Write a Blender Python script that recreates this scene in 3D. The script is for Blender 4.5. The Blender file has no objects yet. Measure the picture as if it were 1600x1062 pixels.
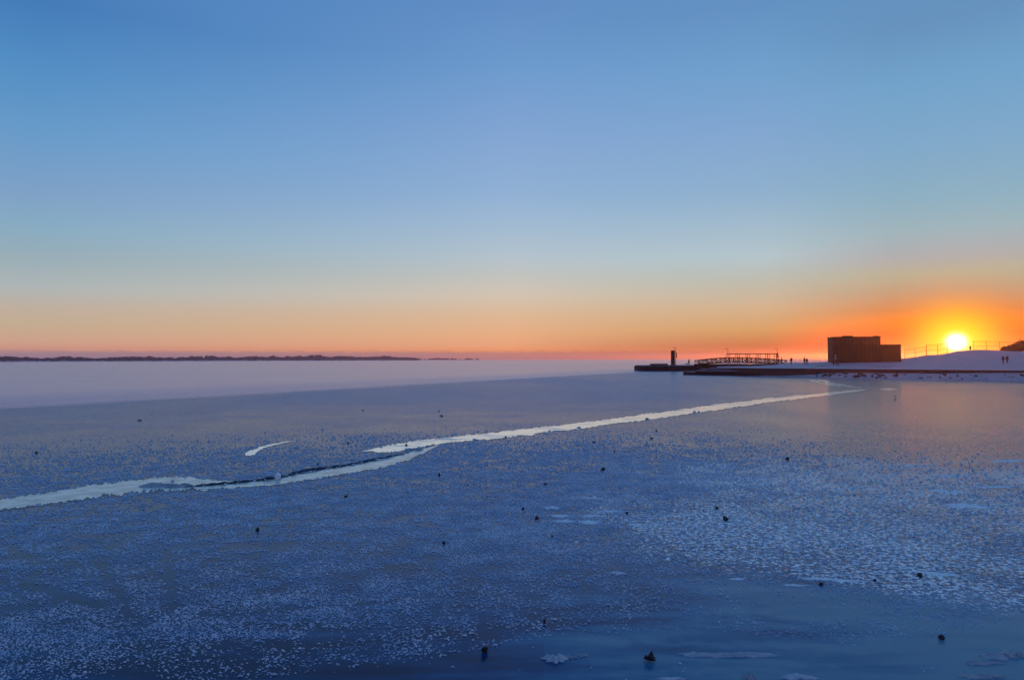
import bpy, bmesh, math, random
import numpy as np
from mathutils import Vector, Matrix, Euler
random.seed(7); RNG = np.random.default_rng(11)
S = bpy.context.scene
COL = S.collection
R = math.radians

# ------------------------------------------------------------ camera
CAM_H = 3.3
cam = bpy.data.cameras.new('camera'); camo = bpy.data.objects.new('camera', cam); COL.objects.link(camo)
cam.lens = 26; cam.sensor_width = 36; cam.clip_start = .1; cam.clip_end = 60000
PITCH, ROLL = 1.487, -0.14
CM = Matrix.Rotation(R(90 + PITCH), 3, 'X') @ Matrix.Rotation(R(ROLL), 3, 'Z')
camo.matrix_world = Matrix.Translation((0, 0, CAM_H)) @ CM.to_4x4()
S.camera = camo
F = 1600 * 26 / 36
CMn = np.array(CM)

def ray(px, py):
    return CM @ Vector(((px - 800) / F, (531 - py) / F, -1))
def P(px, py, z=0.0):            # point of the level z seen in direction px,py of the photograph
    d = ray(px, py); t = (z - CAM_H) / d.z
    return Vector((d.x * t, d.y * t, z))
def D(px, py, Y):                # point at depth Y seen in that direction
    d = ray(px, py); t = Y / d.y
    return Vector((d.x * t, Y, CAM_H + d.z * t))
def proj(X, Y, Z):               # world -> photo pixels (numpy)
    v = np.stack([X, Y, Z - CAM_H], -1) @ CMn
    w = np.where(v[..., 2] < -1e-3, -v[..., 2], 1e-3)
    return 800 + F * v[..., 0] / w, 531 - F * v[..., 1] / w

# ------------------------------------------------------------ world
SUN_AZ, SUN_EL = 31.0, 1.05
LAMP_EL = 1.15
w = bpy.data.worlds.new('World'); S.world = w; w.use_nodes = True
nt = w.node_tree; N = nt.nodes; L = nt.links
bg = N['Background']
def lin(c):
    return tuple((x / 255 / 12.92) if x / 255 <= .04045 else ((x / 255 + .055) / 1.055) ** 2.4 for x in c)
def mth(nt, op, a, b=None, c=None, clamp=False):
    n = nt.nodes.new('ShaderNodeMath'); n.operation = op; n.use_clamp = clamp
    for i, v in enumerate((a, b, c)):
        if v is None: continue
        if isinstance(v, (int, float)): n.inputs[i].default_value = v
        else: nt.links.new(v, n.inputs[i])
    return n.outputs[0]
def mixc(nt, f, a, b, mode='MIX'):
    n = nt.nodes.new('ShaderNodeMix'); n.data_type = 'RGBA'; n.blend_type = mode
    for s, v in ((0, f), (6, a), (7, b)):
        if isinstance(v, (int, float)): n.inputs[s].default_value = v
        elif isinstance(v, tuple): n.inputs[s].default_value = v if len(v) == 4 else v + (1,)
        else: nt.links.new(v, n.inputs[s])
    return n.outputs[2]
def mixf(nt, f, a, b):
    return mth(nt, 'ADD', mth(nt, 'MULTIPLY', a, mth(nt, 'SUBTRACT', 1.0, f)), mth(nt, 'MULTIPLY', f, b))
tc = N.new('ShaderNodeTexCoord'); sp = N.new('ShaderNodeSeparateXYZ'); L.new(tc.outputs['Generated'], sp.inputs[0])
el = mth(nt, 'MULTIPLY', mth(nt, 'ARCSINE', sp.outputs[2]), 180 / math.pi)
az = mth(nt, 'MULTIPLY', mth(nt, 'ARCTAN2', sp.outputs[0], sp.outputs[1]), 180 / math.pi)
a0 = mth(nt, 'ABSOLUTE', mth(nt, 'SUBTRACT', az, SUN_AZ))
a = mth(nt, 'MINIMUM', a0, mth(nt, 'SUBTRACT', 360.0, a0))
cv = N.new('ShaderNodeCombineXYZ'); L.new(mth(nt, 'MULTIPLY', az, 1.1), cv.inputs[0]); L.new(mth(nt, 'MULTIPLY', el, 5.0), cv.inputs[1])
nz_ = N.new('ShaderNodeTexNoise'); nz_.inputs['Scale'].default_value = 1.0; nz_.inputs['Detail'].default_value = 5; L.new(cv.outputs[0], nz_.inputs[0])
el2 = mth(nt, 'ADD', el, mth(nt, 'MULTIPLY', mth(nt, 'MULTIPLY', mth(nt, 'SUBTRACT', nz_.outputs[0], .5), .5), mth(nt, 'SUBTRACT', 1.0, mth(nt, 'DIVIDE', el, 2.0), clamp=True)))
tt = mth(nt, 'SQRT', mth(nt, 'DIVIDE', mth(nt, 'MAXIMUM', el2, 0.0), 90.0))
def ramp(stops, azdeg):
    r = N.new('ShaderNodeValToRGB'); cr = r.color_ramp
    while len(cr.elements) > 1: cr.elements.remove(cr.elements[-1])
    first = True
    k = math.cos(R(azdeg))
    pts = []
    for py, c in stops:
        e = math.degrees(math.atan((561 - py) / F * k)) if py is not None else 0
        pts.append((math.sqrt(max(e, 0) / 90), c))
    pts.sort()
    for p, c in pts:
        if first: x = cr.elements[0]; x.position = p; first = False
        else: x = cr.elements.new(p)
        x.color = lin(c) + (1,)
    L.new(tt, r.inputs[0]); return r.outputs[0]
SKY_L = [(-1400, (88, 132, 186)), (-400, (92, 142, 196)), (0, (66, 122, 183)), (100, (81, 140, 194)), (200, (101, 153, 200)), (300, (125, 160, 198)), (350, (134, 170, 194)), (400, (151, 173, 183)), (450, (175, 182, 181)), (478, (192, 176, 160)), (505, (198, 174, 146)), (532, (212, 165, 138)), (544, (212, 150, 128)), (549, (170, 135, 140)), (561, (165, 129, 159))]
SKY_C = [(-1400, (88, 132, 186)), (-400, (92, 142, 196)), (0, (96, 140, 195)), (100, (108, 153, 204)), (200, (128, 163, 209)), (300, (143, 175, 211)), (350, (159, 185, 209)), (400, (178, 193, 203)), (430, (192, 194, 189)), (460, (210, 195, 177)), (490, (220, 184, 150)), (520, (231, 175, 131)), (540, (237, 164, 118)), (547, (240, 156, 94)), (551, (197, 128, 109)), (558, (183, 122, 112))]
SKY_D = [(-1400, (88, 132, 186)), (-400, (92, 142, 196)), (0, (96, 143, 191)), (100, (108, 158, 203)), (200, (124, 164, 206)), (300, (135, 173, 203)), (350, (152, 183, 202)), (400, (168, 193, 201)), (440, (175, 182, 170)), (480, (194, 171, 138)), (515, (189, 150, 95)), (540, (155, 92, 54)), (550, (155, 85, 54))]
SKY_R = [(-1400, (88, 132, 186)), (-400, (92, 142, 196)), (0, (97, 144, 187)), (100, (107, 160, 200)), (200, (117, 165, 200)), (300, (125, 171, 191)), (350, (136, 174, 184)), (390, (149, 165, 171)), (420, (155, 166, 144)), (450, (158, 145, 119)), (480, (176, 117, 72)), (500, (218, 107, 21)), (520, (240, 57, 6)), (561, (238, 57, 6))]
SKY_B = [(-1400, (88, 132, 186)), (-400, (80, 125, 182)), (0, (80, 112, 165)), (200, (95, 108, 155)), (350, (120, 108, 145)), (460, (100, 98, 138)), (561, (70, 82, 125))]
cb = ramp(SKY_B, 0)
cl, cc, cd, cr_ = ramp(SKY_L, 31.2), ramp(SKY_C, 0), ramp(SKY_D, 19), ramp(SKY_R, 34.5)
def mapr(v, a, b):
    n = N.new('ShaderNodeMapRange'); n.interpolation_type = 'SMOOTHSTEP'; L.new(v, n.inputs[0])
    n.inputs[1].default_value = a; n.inputs[2].default_value = b; return n.outputs[0]
f1 = mth(nt, 'DIVIDE', mth(nt, 'SUBTRACT', a, 3.65), 8.3, clamp=True)
f12 = mth(nt, 'DIVIDE', mth(nt, 'SUBTRACT', a, 11.95), 19.05, clamp=True)
f2 = mth(nt, 'DIVIDE', mth(nt, 'SUBTRACT', a, 31.0), 33.0, clamp=True)
f3 = mth(nt, 'DIVIDE', mth(nt, 'SUBTRACT', a, 72.0), 60.0, clamp=True)
sky = mixc(nt, f1, cr_, mixc(nt, f12, cd, mixc(nt, f2, cc, mixc(nt, f3, cl, cb))))
# the sun's disc and the aureole round it
ax = mth(nt, 'MULTIPLY', a, .9)
th2 = mth(nt, 'ADD', mth(nt, 'POWER', ax, 2.0), mth(nt, 'POWER', mth(nt, 'SUBTRACT', el, SUN_EL), 2.0))
def gauss(s, k):
    return mth(nt, 'MULTIPLY', mth(nt, 'EXPONENT', mth(nt, 'DIVIDE', th2, -s * s)), k)
def addg(base, g, col):
    n = N.new('ShaderNodeVectorMath'); n.operation = 'SCALE'; n.inputs[0].default_value = col; L.new(g, n.inputs['Scale'])
    m = N.new('ShaderNodeVectorMath'); m.operation = 'ADD'; L.new(base, m.inputs[0]); L.new(n.outputs[0], m.inputs[1]); return m.outputs[0]
sky = mixc(nt, gauss(2.6, .8), sky, (1.0, .25, .012))
sky = mixc(nt, gauss(1.7, 1.0), sky, (1.0, .88, .0))
sky = addg(sky, gauss(.38, 6.0), (1.0, .95, .8))
# physical sky of the same sun, added thinly
ns = N.new('ShaderNodeTexSky'); ns.sky_type = 'NISHITA'; ns.sun_disc = False
ns.sun_elevation = R(SUN_EL); ns.sun_rotation = R(SUN_AZ); ns.ozone_density = 3; ns.dust_density = 1
sc_ = N.new('ShaderNodeVectorMath'); sc_.operation = 'SCALE'; L.new(ns.outputs[0], sc_.inputs[0]); sc_.inputs['Scale'].default_value = .012
ad = N.new('ShaderNodeVectorMath'); ad.operation = 'ADD'; L.new(sky, ad.inputs[0]); L.new(sc_.outputs[0], ad.inputs[1])
L.new(ad.outputs[0], bg.inputs[0]); bg.inputs[1].default_value = 1.0

# ------------------------------------------------------------ sun
sl = bpy.data.lights.new('sun', 'SUN'); sl.energy = 2.2; sl.angle = R(.5); sl.color = (1, .26, .04)
so = bpy.data.objects.new('sun', sl); COL.objects.link(so)
sd = Vector((math.sin(R(SUN_AZ)) * math.cos(R(LAMP_EL)), math.cos(R(SUN_AZ)) * math.cos(R(LAMP_EL)), math.sin(R(LAMP_EL))))
so.rotation_euler = sd.to_track_quat('Z', 'Y').to_euler()
S.view_settings.view_transform = 'Standard'; S.view_settings.look = 'None'
S.view_settings.exposure = 0; S.view_settings.gamma = 1
S.cycles.use_denoising = True; S.cycles.max_bounces = 6; S.cycles.volume_bounces = 1

# ------------------------------------------------------------ helpers
def tag(o, label=None, cat=None, group=None, kind=None):
    if label: o['label'] = label
    if cat: o['category'] = cat
    if group: o['group'] = group
    if kind: o['kind'] = kind
    return o
def empty(name, loc=(0, 0, 0), rz=0, **k):
    o = bpy.data.objects.new(name, None); COL.objects.link(o); o.location = loc; o.rotation_euler = (0, 0, rz)
    o.empty_display_size = .2
    return tag(o, **k)
def mesh_np(name, V, Fc, mat, parent=None, smooth=False):
    """V (n,3), Fc (m,k) arrays"""
    V = np.asarray(V, dtype=np.float32); Fc = np.asarray(Fc, dtype=np.int32)
    me = bpy.data.meshes.new(name); k = Fc.shape[1]
    me.vertices.add(len(V)); me.vertices.foreach_set('co', V.ravel())
    me.loops.add(Fc.size); me.loops.foreach_set('vertex_index', Fc.ravel())
    me.polygons.add(len(Fc)); me.polygons.foreach_set('loop_start', np.arange(0, Fc.size, k, dtype=np.int32))
    if smooth: me.polygons.foreach_set('use_smooth', np.ones(len(Fc), dtype=bool))
    me.update(calc_edges=True); me.validate()
    if mat: me.materials.append(mat)
    o = bpy.data.objects.new(name, me); COL.objects.link(o); o.parent = parent
    return o
class MB:
    def __init__(s): s.v = []; s.f = []
    def box(s, x0, x1, y0, y1, z0, z1, rz=0, c=None, bev=0):
        b = len(s.v)
        pts = [(x, y, z) for z in (z0, z1) for (x, y) in ((x0, y0), (x1, y0), (x1, y1), (x0, y1))]
        if rz:
            cx, cy = c if c else ((x0 + x1) / 2, (y0 + y1) / 2); q, n_ = math.cos(rz), math.sin(rz)
            pts = [(cx + (x - cx) * q - (y - cy) * n_, cy + (x - cx) * n_ + (y - cy) * q, z) for x, y, z in pts]
        s.v += pts
        s.f += [tuple(b + i for i in f) for f in ((3, 2, 1, 0), (4, 5, 6, 7), (0, 1, 5, 4), (1, 2, 6, 5), (2, 3, 7, 6), (3, 0, 4, 7))]
        return s
    def tube(s, pts, rad, n=6, cap=True):
        pts = [Vector(p) for p in pts]
        if isinstance(rad, (int, float)): rad = [rad] * len(pts)
        b0 = len(s.v)
        for i, p in enumerate(pts):
            d = (pts[min(i + 1, len(pts) - 1)] - pts[max(i - 1, 0)]).normalized()
            u = d.orthogonal().normalized() if abs(d.z) > .9 else d.cross(Vector((0, 0, 1))).normalized()
            v = d.cross(u)
            for k in range(n):
                a_ = 2 * math.pi * k / n
                s.v.append(tuple(p + (u * math.cos(a_) + v * math.sin(a_)) * rad[i]))
        for i in range(len(pts) - 1):
            for k in range(n):
                q = b0 + i * n + k; r_ = b0 + i * n + (k + 1) % n
                s.f.append((q, r_, r_ + n, q + n))
        if cap:
            s.f.append(tuple(b0 + k for k in range(n))[::-1]); e = b0 + (len(pts) - 1) * n
            s.f.append(tuple(e + k for k in range(n)))
        return s
    def poly(s, pts, z0, z1):
        b = len(s.v); n = len(pts)
        s.v += [(x, y, z0) for x, y in pts] + [(x, y, z1) for x, y in pts]
        s.f += [tuple(range(b + n - 1, b - 1, -1)), tuple(range(b + n, b + 2 * n))]
        s.f += [(b + i, b + (i + 1) % n, b + n + (i + 1) % n, b + n + i) for i in range(n)]
        return s
    def build(s, name, mat, parent=None, smooth=False, bevel=0):
        me = bpy.data.meshes.new(name); me.from_pydata([tuple(v) for v in s.v], [], s.f)
        if mat: me.materials.append(mat)
        bm = bmesh.new(); bm.from_mesh(me); bmesh.ops.recalc_face_normals(bm, faces=bm.faces)
        if bevel: bmesh.ops.bevel(bm, geom=[e for e in bm.edges if e.calc_face_angle(0) > .5], offset=bevel, segments=2, affect='EDGES')
        bm.to_mesh(me); bm.free()
        if smooth:
            for p in me.polygons: p.use_smooth = True
        o = bpy.data.objects.new(name, me); COL.objects.link(o); o.parent = parent
        return o
def vnoise(x, y, seed=0):
    x = np.asarray(x, float); y = np.asarray(y, float)
    xi = np.floor(x).astype(np.int64); yi = np.floor(y).astype(np.int64); fx = x - xi; fy = y - yi
    fx = fx * fx * (3 - 2 * fx); fy = fy * fy * (3 - 2 * fy)
    def h(i, j):
        n = (i * 374761393 + j * 668265263 + seed * 974711) & 0xFFFFFFFF
        n = ((n ^ (n >> 13)) * 1274126177) & 0xFFFFFFFF
        return ((n ^ (n >> 16)) & 0xFFFF) / 65535.0
    return (h(xi, yi) * (1 - fx) + h(xi + 1, yi) * fx) * (1 - fy) + (h(xi, yi + 1) * (1 - fx) + h(xi + 1, yi + 1) * fx) * fy
def fbm(x, y, seed=0, o=4):
    r = 0; a_ = .5; t = 0
    for i in range(o):
        r = r + a_ * vnoise(x * 2 ** i, y * 2 ** i, seed + i * 17); t += a_; a_ *= .5
    return r / t
def sst(a_, b_, x):
    t = np.clip((x - a_) / (b_ - a_), 0, 1); return t * t * (3 - 2 * t)

# ------------------------------------------------------------ materials
def mat(name, col=None, rough=.7, spec=.5, ior=1.45, noise=None, bump=None, metallic=0):
    """noise=(scale, colour2, detail)   bump=(scale, strength, distance)"""
    m = bpy.data.materials.new(name); m.use_nodes = True; t = m.node_tree; b = t.nodes['Principled BSDF']
    b.inputs['Base Color'].default_value = tuple(col) + (1,); b.inputs['Roughness'].default_value = rough
    b.inputs['IOR'].default_value = ior; b.inputs['Specular IOR Level'].default_value = spec; b.inputs['Metallic'].default_value = metallic
    if noise or bump:
        ge = t.nodes.new('ShaderNodeNewGeometry')
    if noise:
        n = t.nodes.new('ShaderNodeTexNoise'); n.inputs['Scale'].default_value = noise[0]; n.inputs['Detail'].default_value = noise[2] if len(noise) > 2 else 4
        t.links.new(ge.outputs['Position'], n.inputs['Vector'])
        mr = t.nodes.new('ShaderNodeMapRange'); mr.inputs[1].default_value = .38; mr.inputs[2].default_value = .62; t.links.new(n.outputs[0], mr.inputs[0])
        t.links.new(mixc(t, mr.outputs[0], tuple(col), tuple(noise[1])), b.inputs['Base Color'])
    if bump:
        n = t.nodes.new('ShaderNodeTexNoise'); n.inputs['Scale'].default_value = bump[0]; n.inputs['Detail'].default_value = 5
        t.links.new(ge.outputs['Position'], n.inputs['Vector'])
        bp = t.nodes.new('ShaderNodeBump'); bp.inputs['Strength'].default_value = bump[1]; bp.inputs['Distance'].default_value = bump[2]
        t.links.new(n.outputs[0], bp.inputs['Height']); t.links.new(bp.outputs[0], b.inputs['Normal'])
    return m
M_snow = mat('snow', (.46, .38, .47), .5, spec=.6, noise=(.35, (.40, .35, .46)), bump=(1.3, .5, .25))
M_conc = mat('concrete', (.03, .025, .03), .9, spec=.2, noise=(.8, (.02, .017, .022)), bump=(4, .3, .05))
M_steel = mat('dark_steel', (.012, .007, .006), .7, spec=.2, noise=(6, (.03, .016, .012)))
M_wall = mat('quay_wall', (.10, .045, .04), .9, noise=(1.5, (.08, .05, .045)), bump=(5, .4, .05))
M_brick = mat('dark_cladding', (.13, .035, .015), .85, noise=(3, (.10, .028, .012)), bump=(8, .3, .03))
M_rock = mat('rock', (.05, .045, .045), .9, noise=(6, (.09, .08, .08)), bump=(10, .6, .05))
M_bark = mat('bark', (.05, .035, .028), .9, noise=(9, (.075, .05, .04)))
M_wood = mat('winter_wood', (.030, .014, .028), .95, spec=.1, noise=(.06, (.045, .02, .035)))
M_cloth = mat('dark_coat', (.02, .02, .028), .9, noise=(8, (.03, .026, .03)))
M_trous = mat('dark_trousers', (.015, .015, .02), .9, noise=(9, (.022, .022, .028)))
M_skin = mat('skin', (.35, .2, .15), .6, noise=(20, (.33, .18, .13)))
M_hair = mat('dark_hair', (.03, .02, .015), .7, noise=(20, (.02, .015, .01)))
M_fur = mat('dog_fur', (.05, .035, .025), .9, noise=(30, (.03, .02, .015)))
M_pale = mat('pale_panel', (.25, .2, .18), .5, noise=(2, (.2, .17, .15)))
M_stone = mat('wet_stone', (.022, .017, .02), .75, noise=(30, (.035, .028, .03)), bump=(40, .5, .01))
M_leaf = mat('dead_leaf', (.035, .018, .016), .7, noise=(40, (.02, .012, .012)))
M_chunk = mat('white_ice', (.42, .5, .6), .6, ior=1.31, spec=.3, noise=(9, (.58, .62, .68)), bump=(14, .7, .03))
M_dirtice = mat('pale_ice', (.30, .37, .46), .6, ior=1.31, spec=.3, noise=(9, (.40, .42, .46)), bump=(16, .8, .02))
M_darkice = mat('dark_ice', (.008, .018, .045), .35, ior=1.31, noise=(6, (.015, .03, .07)))

# lake ice: dark clear ice under a patchy cover of frost; wind-packed snow beyond a straight edge
def ice_mat():
    m = bpy.data.materials.new('lake_ice'); m.use_nodes = True; t = m.node_tree; b = t.nodes['Principled BSDF']; n = t.nodes; l = t.links
    ge = n.new('ShaderNodeNewGeometry'); at = n.new('ShaderNodeAttribute'); at.attribute_name = 'frost'
    a2 = n.new('ShaderNodeAttribute'); a2.attribute_name = 'snow'
    a3 = n.new('ShaderNodeAttribute'); a3.attribute_name = 'murk'
    def noise(scale, det=3, sc=(1, 1, 1), rot=0, rough=.55):
        mp = n.new('ShaderNodeMapping'); mp.inputs['Scale'].default_value = sc; mp.inputs['Rotation'].default_value = (0, 0, rot)
        l.new(ge.outputs['Position'], mp.inputs['Vector'])
        x = n.new('ShaderNodeTexNoise'); x.inputs['Scale'].default_value = scale; x.inputs['Detail'].default_value = det; x.inputs['Roughness'].default_value = rough
        l.new(mp.outputs[0], x.inputs['Vector']); return x.outputs[0]
    def mr(v, a_, b_, c=0., d=1.):
        x = n.new('ShaderNodeMapRange'); x.interpolation_type = 'SMOOTHSTEP'; x.inputs[3].default_value = c; x.inputs[4].default_value = d
        for i, q in ((0, v), (1, a_), (2, b_)):
            if isinstance(q, (int, float)): x.inputs[i].default_value = q
            else: l.new(q, x.inputs[i])
        return x.outputs[0]
    fine = noise(17, 3, rough=.6); mid = noise(5.5, 3); big = noise(.22, 4)
    hf = mth(t, 'ADD', mth(t, 'MULTIPLY', fine, .75), mth(t, 'MULTIPLY', mid, .25))
    # coverage: threshold falls as the frost attribute rises
    a4 = n.new('ShaderNodeAttribute'); a4.attribute_name = 'flakes'; hv = a4.outputs['Fac']
    flk = mth(t, 'MULTIPLY', mth(t, 'SUBTRACT', noise(10, 4, rough=.6), .5), hv)
    thr = mth(t, 'SUBTRACT', mth(t, 'SUBTRACT', .72, mth(t, 'MULTIPLY', at.outputs['Fac'], .38)), mth(t, 'MULTIPLY', flk, 1.3))
    M = mr(hf, mth(t, 'SUBTRACT', thr, .05), mth(t, 'ADD', thr, .05))
    streak = noise(2.6, 6, (.22, 1, 1), .5, .65)
    cr = n.new('ShaderNodeValToRGB'); e = cr.color_ramp.elements
    for k_, (p_, c_) in enumerate(((0, (.003, .012, .06)), (.3, (.005, .050, .150)), (.62, (.022, .135, .26)), (1, (.10, .22, .31)))):
        x_ = e[0] if k_ == 0 else (e[len(e) - 1] if k_ == 3 else e.new(p_)); x_.position = p_; x_.color = c_ + (1,)
    l.new(mth(t, 'ADD', a3.outputs['Fac'], mth(t, 'MULTIPLY', mth(t, 'SUBTRACT', streak, .5), 1.5), clamp=True), cr.inputs[0])
    clear = cr.outputs[0]
    frost = mixc(t, mr(big, .35, .65), (.18, .24, .42), (.24, .29, .47))
    frost = mixc(t, mr(hv, .15, .6), frost, (.93, .91, .93))
    base = mixc(t, M, clear, frost)
    snowc_glow = mixc(t, mr(noise(.05, 4), .35, .65), (.31, .11, .36), (.36, .14, .40))  # snow colour with the pink-violet alpenglow painted into it
    base = mixc(t, a2.outputs['Fac'], base, snowc_glow)
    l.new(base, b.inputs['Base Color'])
    r1 = mth(t, 'ADD', .2, mth(t, 'MULTIPLY', M, .28))
    l.new(mth(t, 'ADD', mth(t, 'ADD', .18, mth(t, 'MULTIPLY', M, .3)), mth(t, 'MULTIPLY', a2.outputs['Fac'], .1)), b.inputs['Specular IOR Level'])
    l.new(mixf(t, a2.outputs['Fac'], r1, .2), b.inputs['Roughness'])
    b.inputs['IOR'].default_value = 1.31
    h = mth(t, 'MULTIPLY', mth(t, 'ADD', mth(t, 'MULTIPLY', M, .7), mth(t, 'MULTIPLY', fine, .03)), mth(t, 'SUBTRACT', 1.0, mth(t, 'MULTIPLY', a2.outputs['Fac'], .8)))
    bp = n.new('ShaderNodeBump'); bp.inputs['Strength'].default_value = .9; bp.inputs['Distance'].default_value = .009
    l.new(h, bp.inputs['Height']); l.new(bp.outputs[0], b.inputs['Normal'])
    return m
M_ice = ice_mat()
def crack_mat():
    m = bpy.data.materials.new('smooth_new_ice'); m.use_nodes = True; t = m.node_tree; b = t.nodes['Principled BSDF']; n = t.nodes; l = t.links
    ge = n.new('ShaderNodeNewGeometry')
    mp = n.new('ShaderNodeMapping'); mp.inputs['Rotation'].default_value = (0, 0, -R(50)); mp.inputs['Scale'].default_value = (.35, 1.6, 1); l.new(ge.outputs['Position'], mp.inputs[0])
    x = n.new('ShaderNodeTexNoise'); x.inputs['Scale'].default_value = 1.6; x.inputs['Detail'].default_value = 7; x.inputs['Roughness'].default_value = .65; l.new(mp.outputs[0], x.inputs[0])
    r = n.new('ShaderNodeMapRange'); r.inputs[1].default_value = .37; r.inputs[2].default_value = .47; l.new(x.outputs[0], r.inputs[0])
    l.new(mixc(t, r.outputs[0], (.30, .36, .42), (.99, .96, .90)), b.inputs['Base Color'])
    b.inputs['Roughness'].default_value = .16; b.inputs['IOR'].default_value = 2.2; l.new(mth(t, 'MULTIPLY', r.outputs[0], .8), b.inputs['Metallic']); l.new(mth(t, 'SUBTRACT', .5, mth(t, 'MULTIPLY', r.outputs[0], .34)), b.inputs['Roughness'])
    y = n.new('ShaderNodeTexNoise'); y.inputs['Scale'].default_value = 6; y.inputs['Detail'].default_value = 4; l.new(ge.outputs['Position'], y.inputs[0])
    bp = n.new('ShaderNodeBump'); bp.inputs['Strength'].default_value = .25; bp.inputs['Distance'].default_value = .01; l.new(y.outputs[0], bp.inputs['Height']); l.new(bp.outputs[0], b.inputs['Normal'])
    return m
M_crack = crack_mat()

# ------------------------------------------------------------ lake
# straight edge between wind-packed snow (far) and new ice (near); world line
EA = P(0, 640); EB = P(1000, 581.2)
ed = (EB - EA).normalized(); en = Vector((-ed.y, ed.x, 0))
def frost_fields(X, Y):
    px, py = proj(X, Y, np.zeros_like(X))
    d = np.hypot(X, Y)
    front = Y > 1
    wob = 1.5 * (fbm(X * .05, Y * .05, 3) - .5) + .5 * (fbm(X * .4, Y * .4, 9) - .5)
    s = (X - EA.x) * en.x + (Y - EA.y) * en.y + wob * np.clip(d / 60, .3, 3)
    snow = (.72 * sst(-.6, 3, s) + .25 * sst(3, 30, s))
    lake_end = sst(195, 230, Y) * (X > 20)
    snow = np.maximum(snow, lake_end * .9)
    nz = fbm(X * .35, Y * .35, 5); nz2 = fbm(X * 1.1, Y * 1.1, 8)
    fr = .46 + .25 * (nz - .5) + .12 * (nz2 - .5)
    # heavier frost to the right, towards the shore of the camera
    def blob(cx, cy, sx, sy, rot=0):
        c = P(cx, cy); q, k = math.cos(rot), math.sin(rot)
        u = ((X - c.x) * q + (Y - c.y) * k) / sx; v = (-(X - c.x) * k + (Y - c.y) * q) / sy
        return np.exp(-(u * u + v * v))
    flake = fbm(X * 5, Y * 5, 77, 3)
    heavy = blob(1450, 850, 3.6, 3.6) + .9 * blob(1560, 900, 2.2, 2.2) + .6 * blob(1250, 830, 3.5, 3) + .55 * blob(1500, 760, 7, 7)
    heavy = heavy + .5 * blob(1120, 835, 5, 3.2) + .35 * blob(1300, 740, 9, 6)
    heavy = np.clip(heavy, 0, 1.3) * (.82 + 1.1 * (nz2 - .5) + .5 * (nz - .5))
    fr = np.minimum(fr + .15 * heavy, .66)
    # bare swaths near the camera
    arc = np.interp(px, [0, 400, 600, 700, 800, 900, 1000, 1100, 1200, 1350, 1450, 1600, 2200], [1070, 1060, 1045, 1028, 1003, 990, 985, 987, 993, 1012, 1000, 965, 930])
    arc = np.where(front, arc, 900)
    below = sst(-5, 9, py - arc + 10 * (nz2 - .5))
    fr = fr - .40 * below
    sparse = sst(-55, 10, py - np.interp(px, [0, 300, 600, 800, 1000, 1200, 1400, 1600], [1075, 1060, 1010, 950, 930, 925, 965, 985]) + 60 * (nz2 - .5)) * front
    fr = fr - .12 * sparse
    # swirls on the lower right
    sw = blob(1330, 955, 2.1, .85, -.35) + .7 * blob(1150, 915, 1.2, .4, -.3)
    fr = fr - .22 * np.clip(sw, 0, 1)
    murk = np.clip(.75 * sw + 1.1 * blob(1560, 1000, 1.5, 1.2) + .35 * blob(1180, 1050, 1.6, .5) + .25 * below * (px > 850) * nz, 0, 1)
    murk = murk + .35 * sst(-18, 0, py - arc) * (1 - sst(0, 10, py - arc)) * (px > 780) * front
    q_ = py - arc + .35 * np.abs(px - 1000) * .1
    wv = fbm(q_ * .11, px * .0035, 91, 5) ; st_ = sst(.52, .66, wv) * (px > 820) * front * sst(900, 940, py)
    murk = murk + .45 * st_ * sst(820, 1000, px)
    # almost black ice on the lower left
    dk = blob(250, 1040, 1.0, .35) + blob(420, 1010, .9, .3) + .6 * blob(560, 1050, .8, .3)
    fr = fr - .15 * np.clip(dk, 0, 1)
    # long scrapes
    def scrape(a_, b_, wd):
        A, B = P(*a_), P(*b_); u = B - A; Ln = u.length; u = u / Ln
        t_ = np.clip((X - A.x) * u.x + (Y - A.y) * u.y, 0, Ln); dx = X - A.x - u.x * t_; dy = Y - A.y - u.y * t_
        return np.exp(-(dx * dx + dy * dy) / (wd * wd))
    sc = scrape((40, 912), (158, 946), .11) + .8 * scrape((85, 925), (165, 945), .06) + .5 * scrape((262, 860), (268, 950), .1) + .5 * scrape((150, 870), (205, 960), .09) + .5 * scrape((20, 855), (60, 880), .1)
    fr = fr - .5 * np.clip(sc, 0, 1)
    fade = sst(28, 70, d)
    fr = fr * (1 - fade) + (.60 + .18 * (fbm(X * .06, Y * .03, 31) - .5)) * fade
    swept = sst(.15, .55, X / np.maximum(Y, 1)) * sst(12, 46, Y) * (Y > 1)
    fr = fr * (1 - .55 * swept) - .25 * swept * (vnoise(X * .3, Y * .12, 61) - .3)
    murk = .26 + .75 * np.clip(murk, 0, .9) + .22 * below * sst(700, 1000, px) - .3 * np.clip(dk, 0, 1) - .1 * sst(800, 300, px)
    return np.clip(fr, 0, 1), snow, np.clip(murk, 0, 1), np.clip(heavy * (1 - .75 * below) * (1 - np.clip(sw, 0, 1)), 0, 1)
rings = [1.5]
while rings[-1] < 4400: rings.append(rings[-1] * (1.011 if rings[-1] < 90 else 1.03))
rings = np.array(rings)
azs = np.concatenate([np.linspace(-180, -48, 24, endpoint=False), np.linspace(-48, 48, 460, endpoint=False), np.linspace(48, 180, 24, endpoint=False)])
RR, AA = np.meshgrid(rings, np.radians(azs), indexing='ij')
X = (RR * np.sin(AA)).ravel(); Y = (RR * np.cos(AA)).ravel()
na = len(azs); nr = len(rings)
idx = np.arange(nr * na).reshape(nr, na); nx = np.roll(idx, -1, 1)
Fq = np.stack([idx[:-1], idx[1:], nx[1:], nx[:-1]], -1).reshape(-1, 4)
lake = mesh_np('frozen_lake', np.stack([X, Y, np.zeros_like(X)], -1), Fq[:, ::-1], M_ice)
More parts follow.
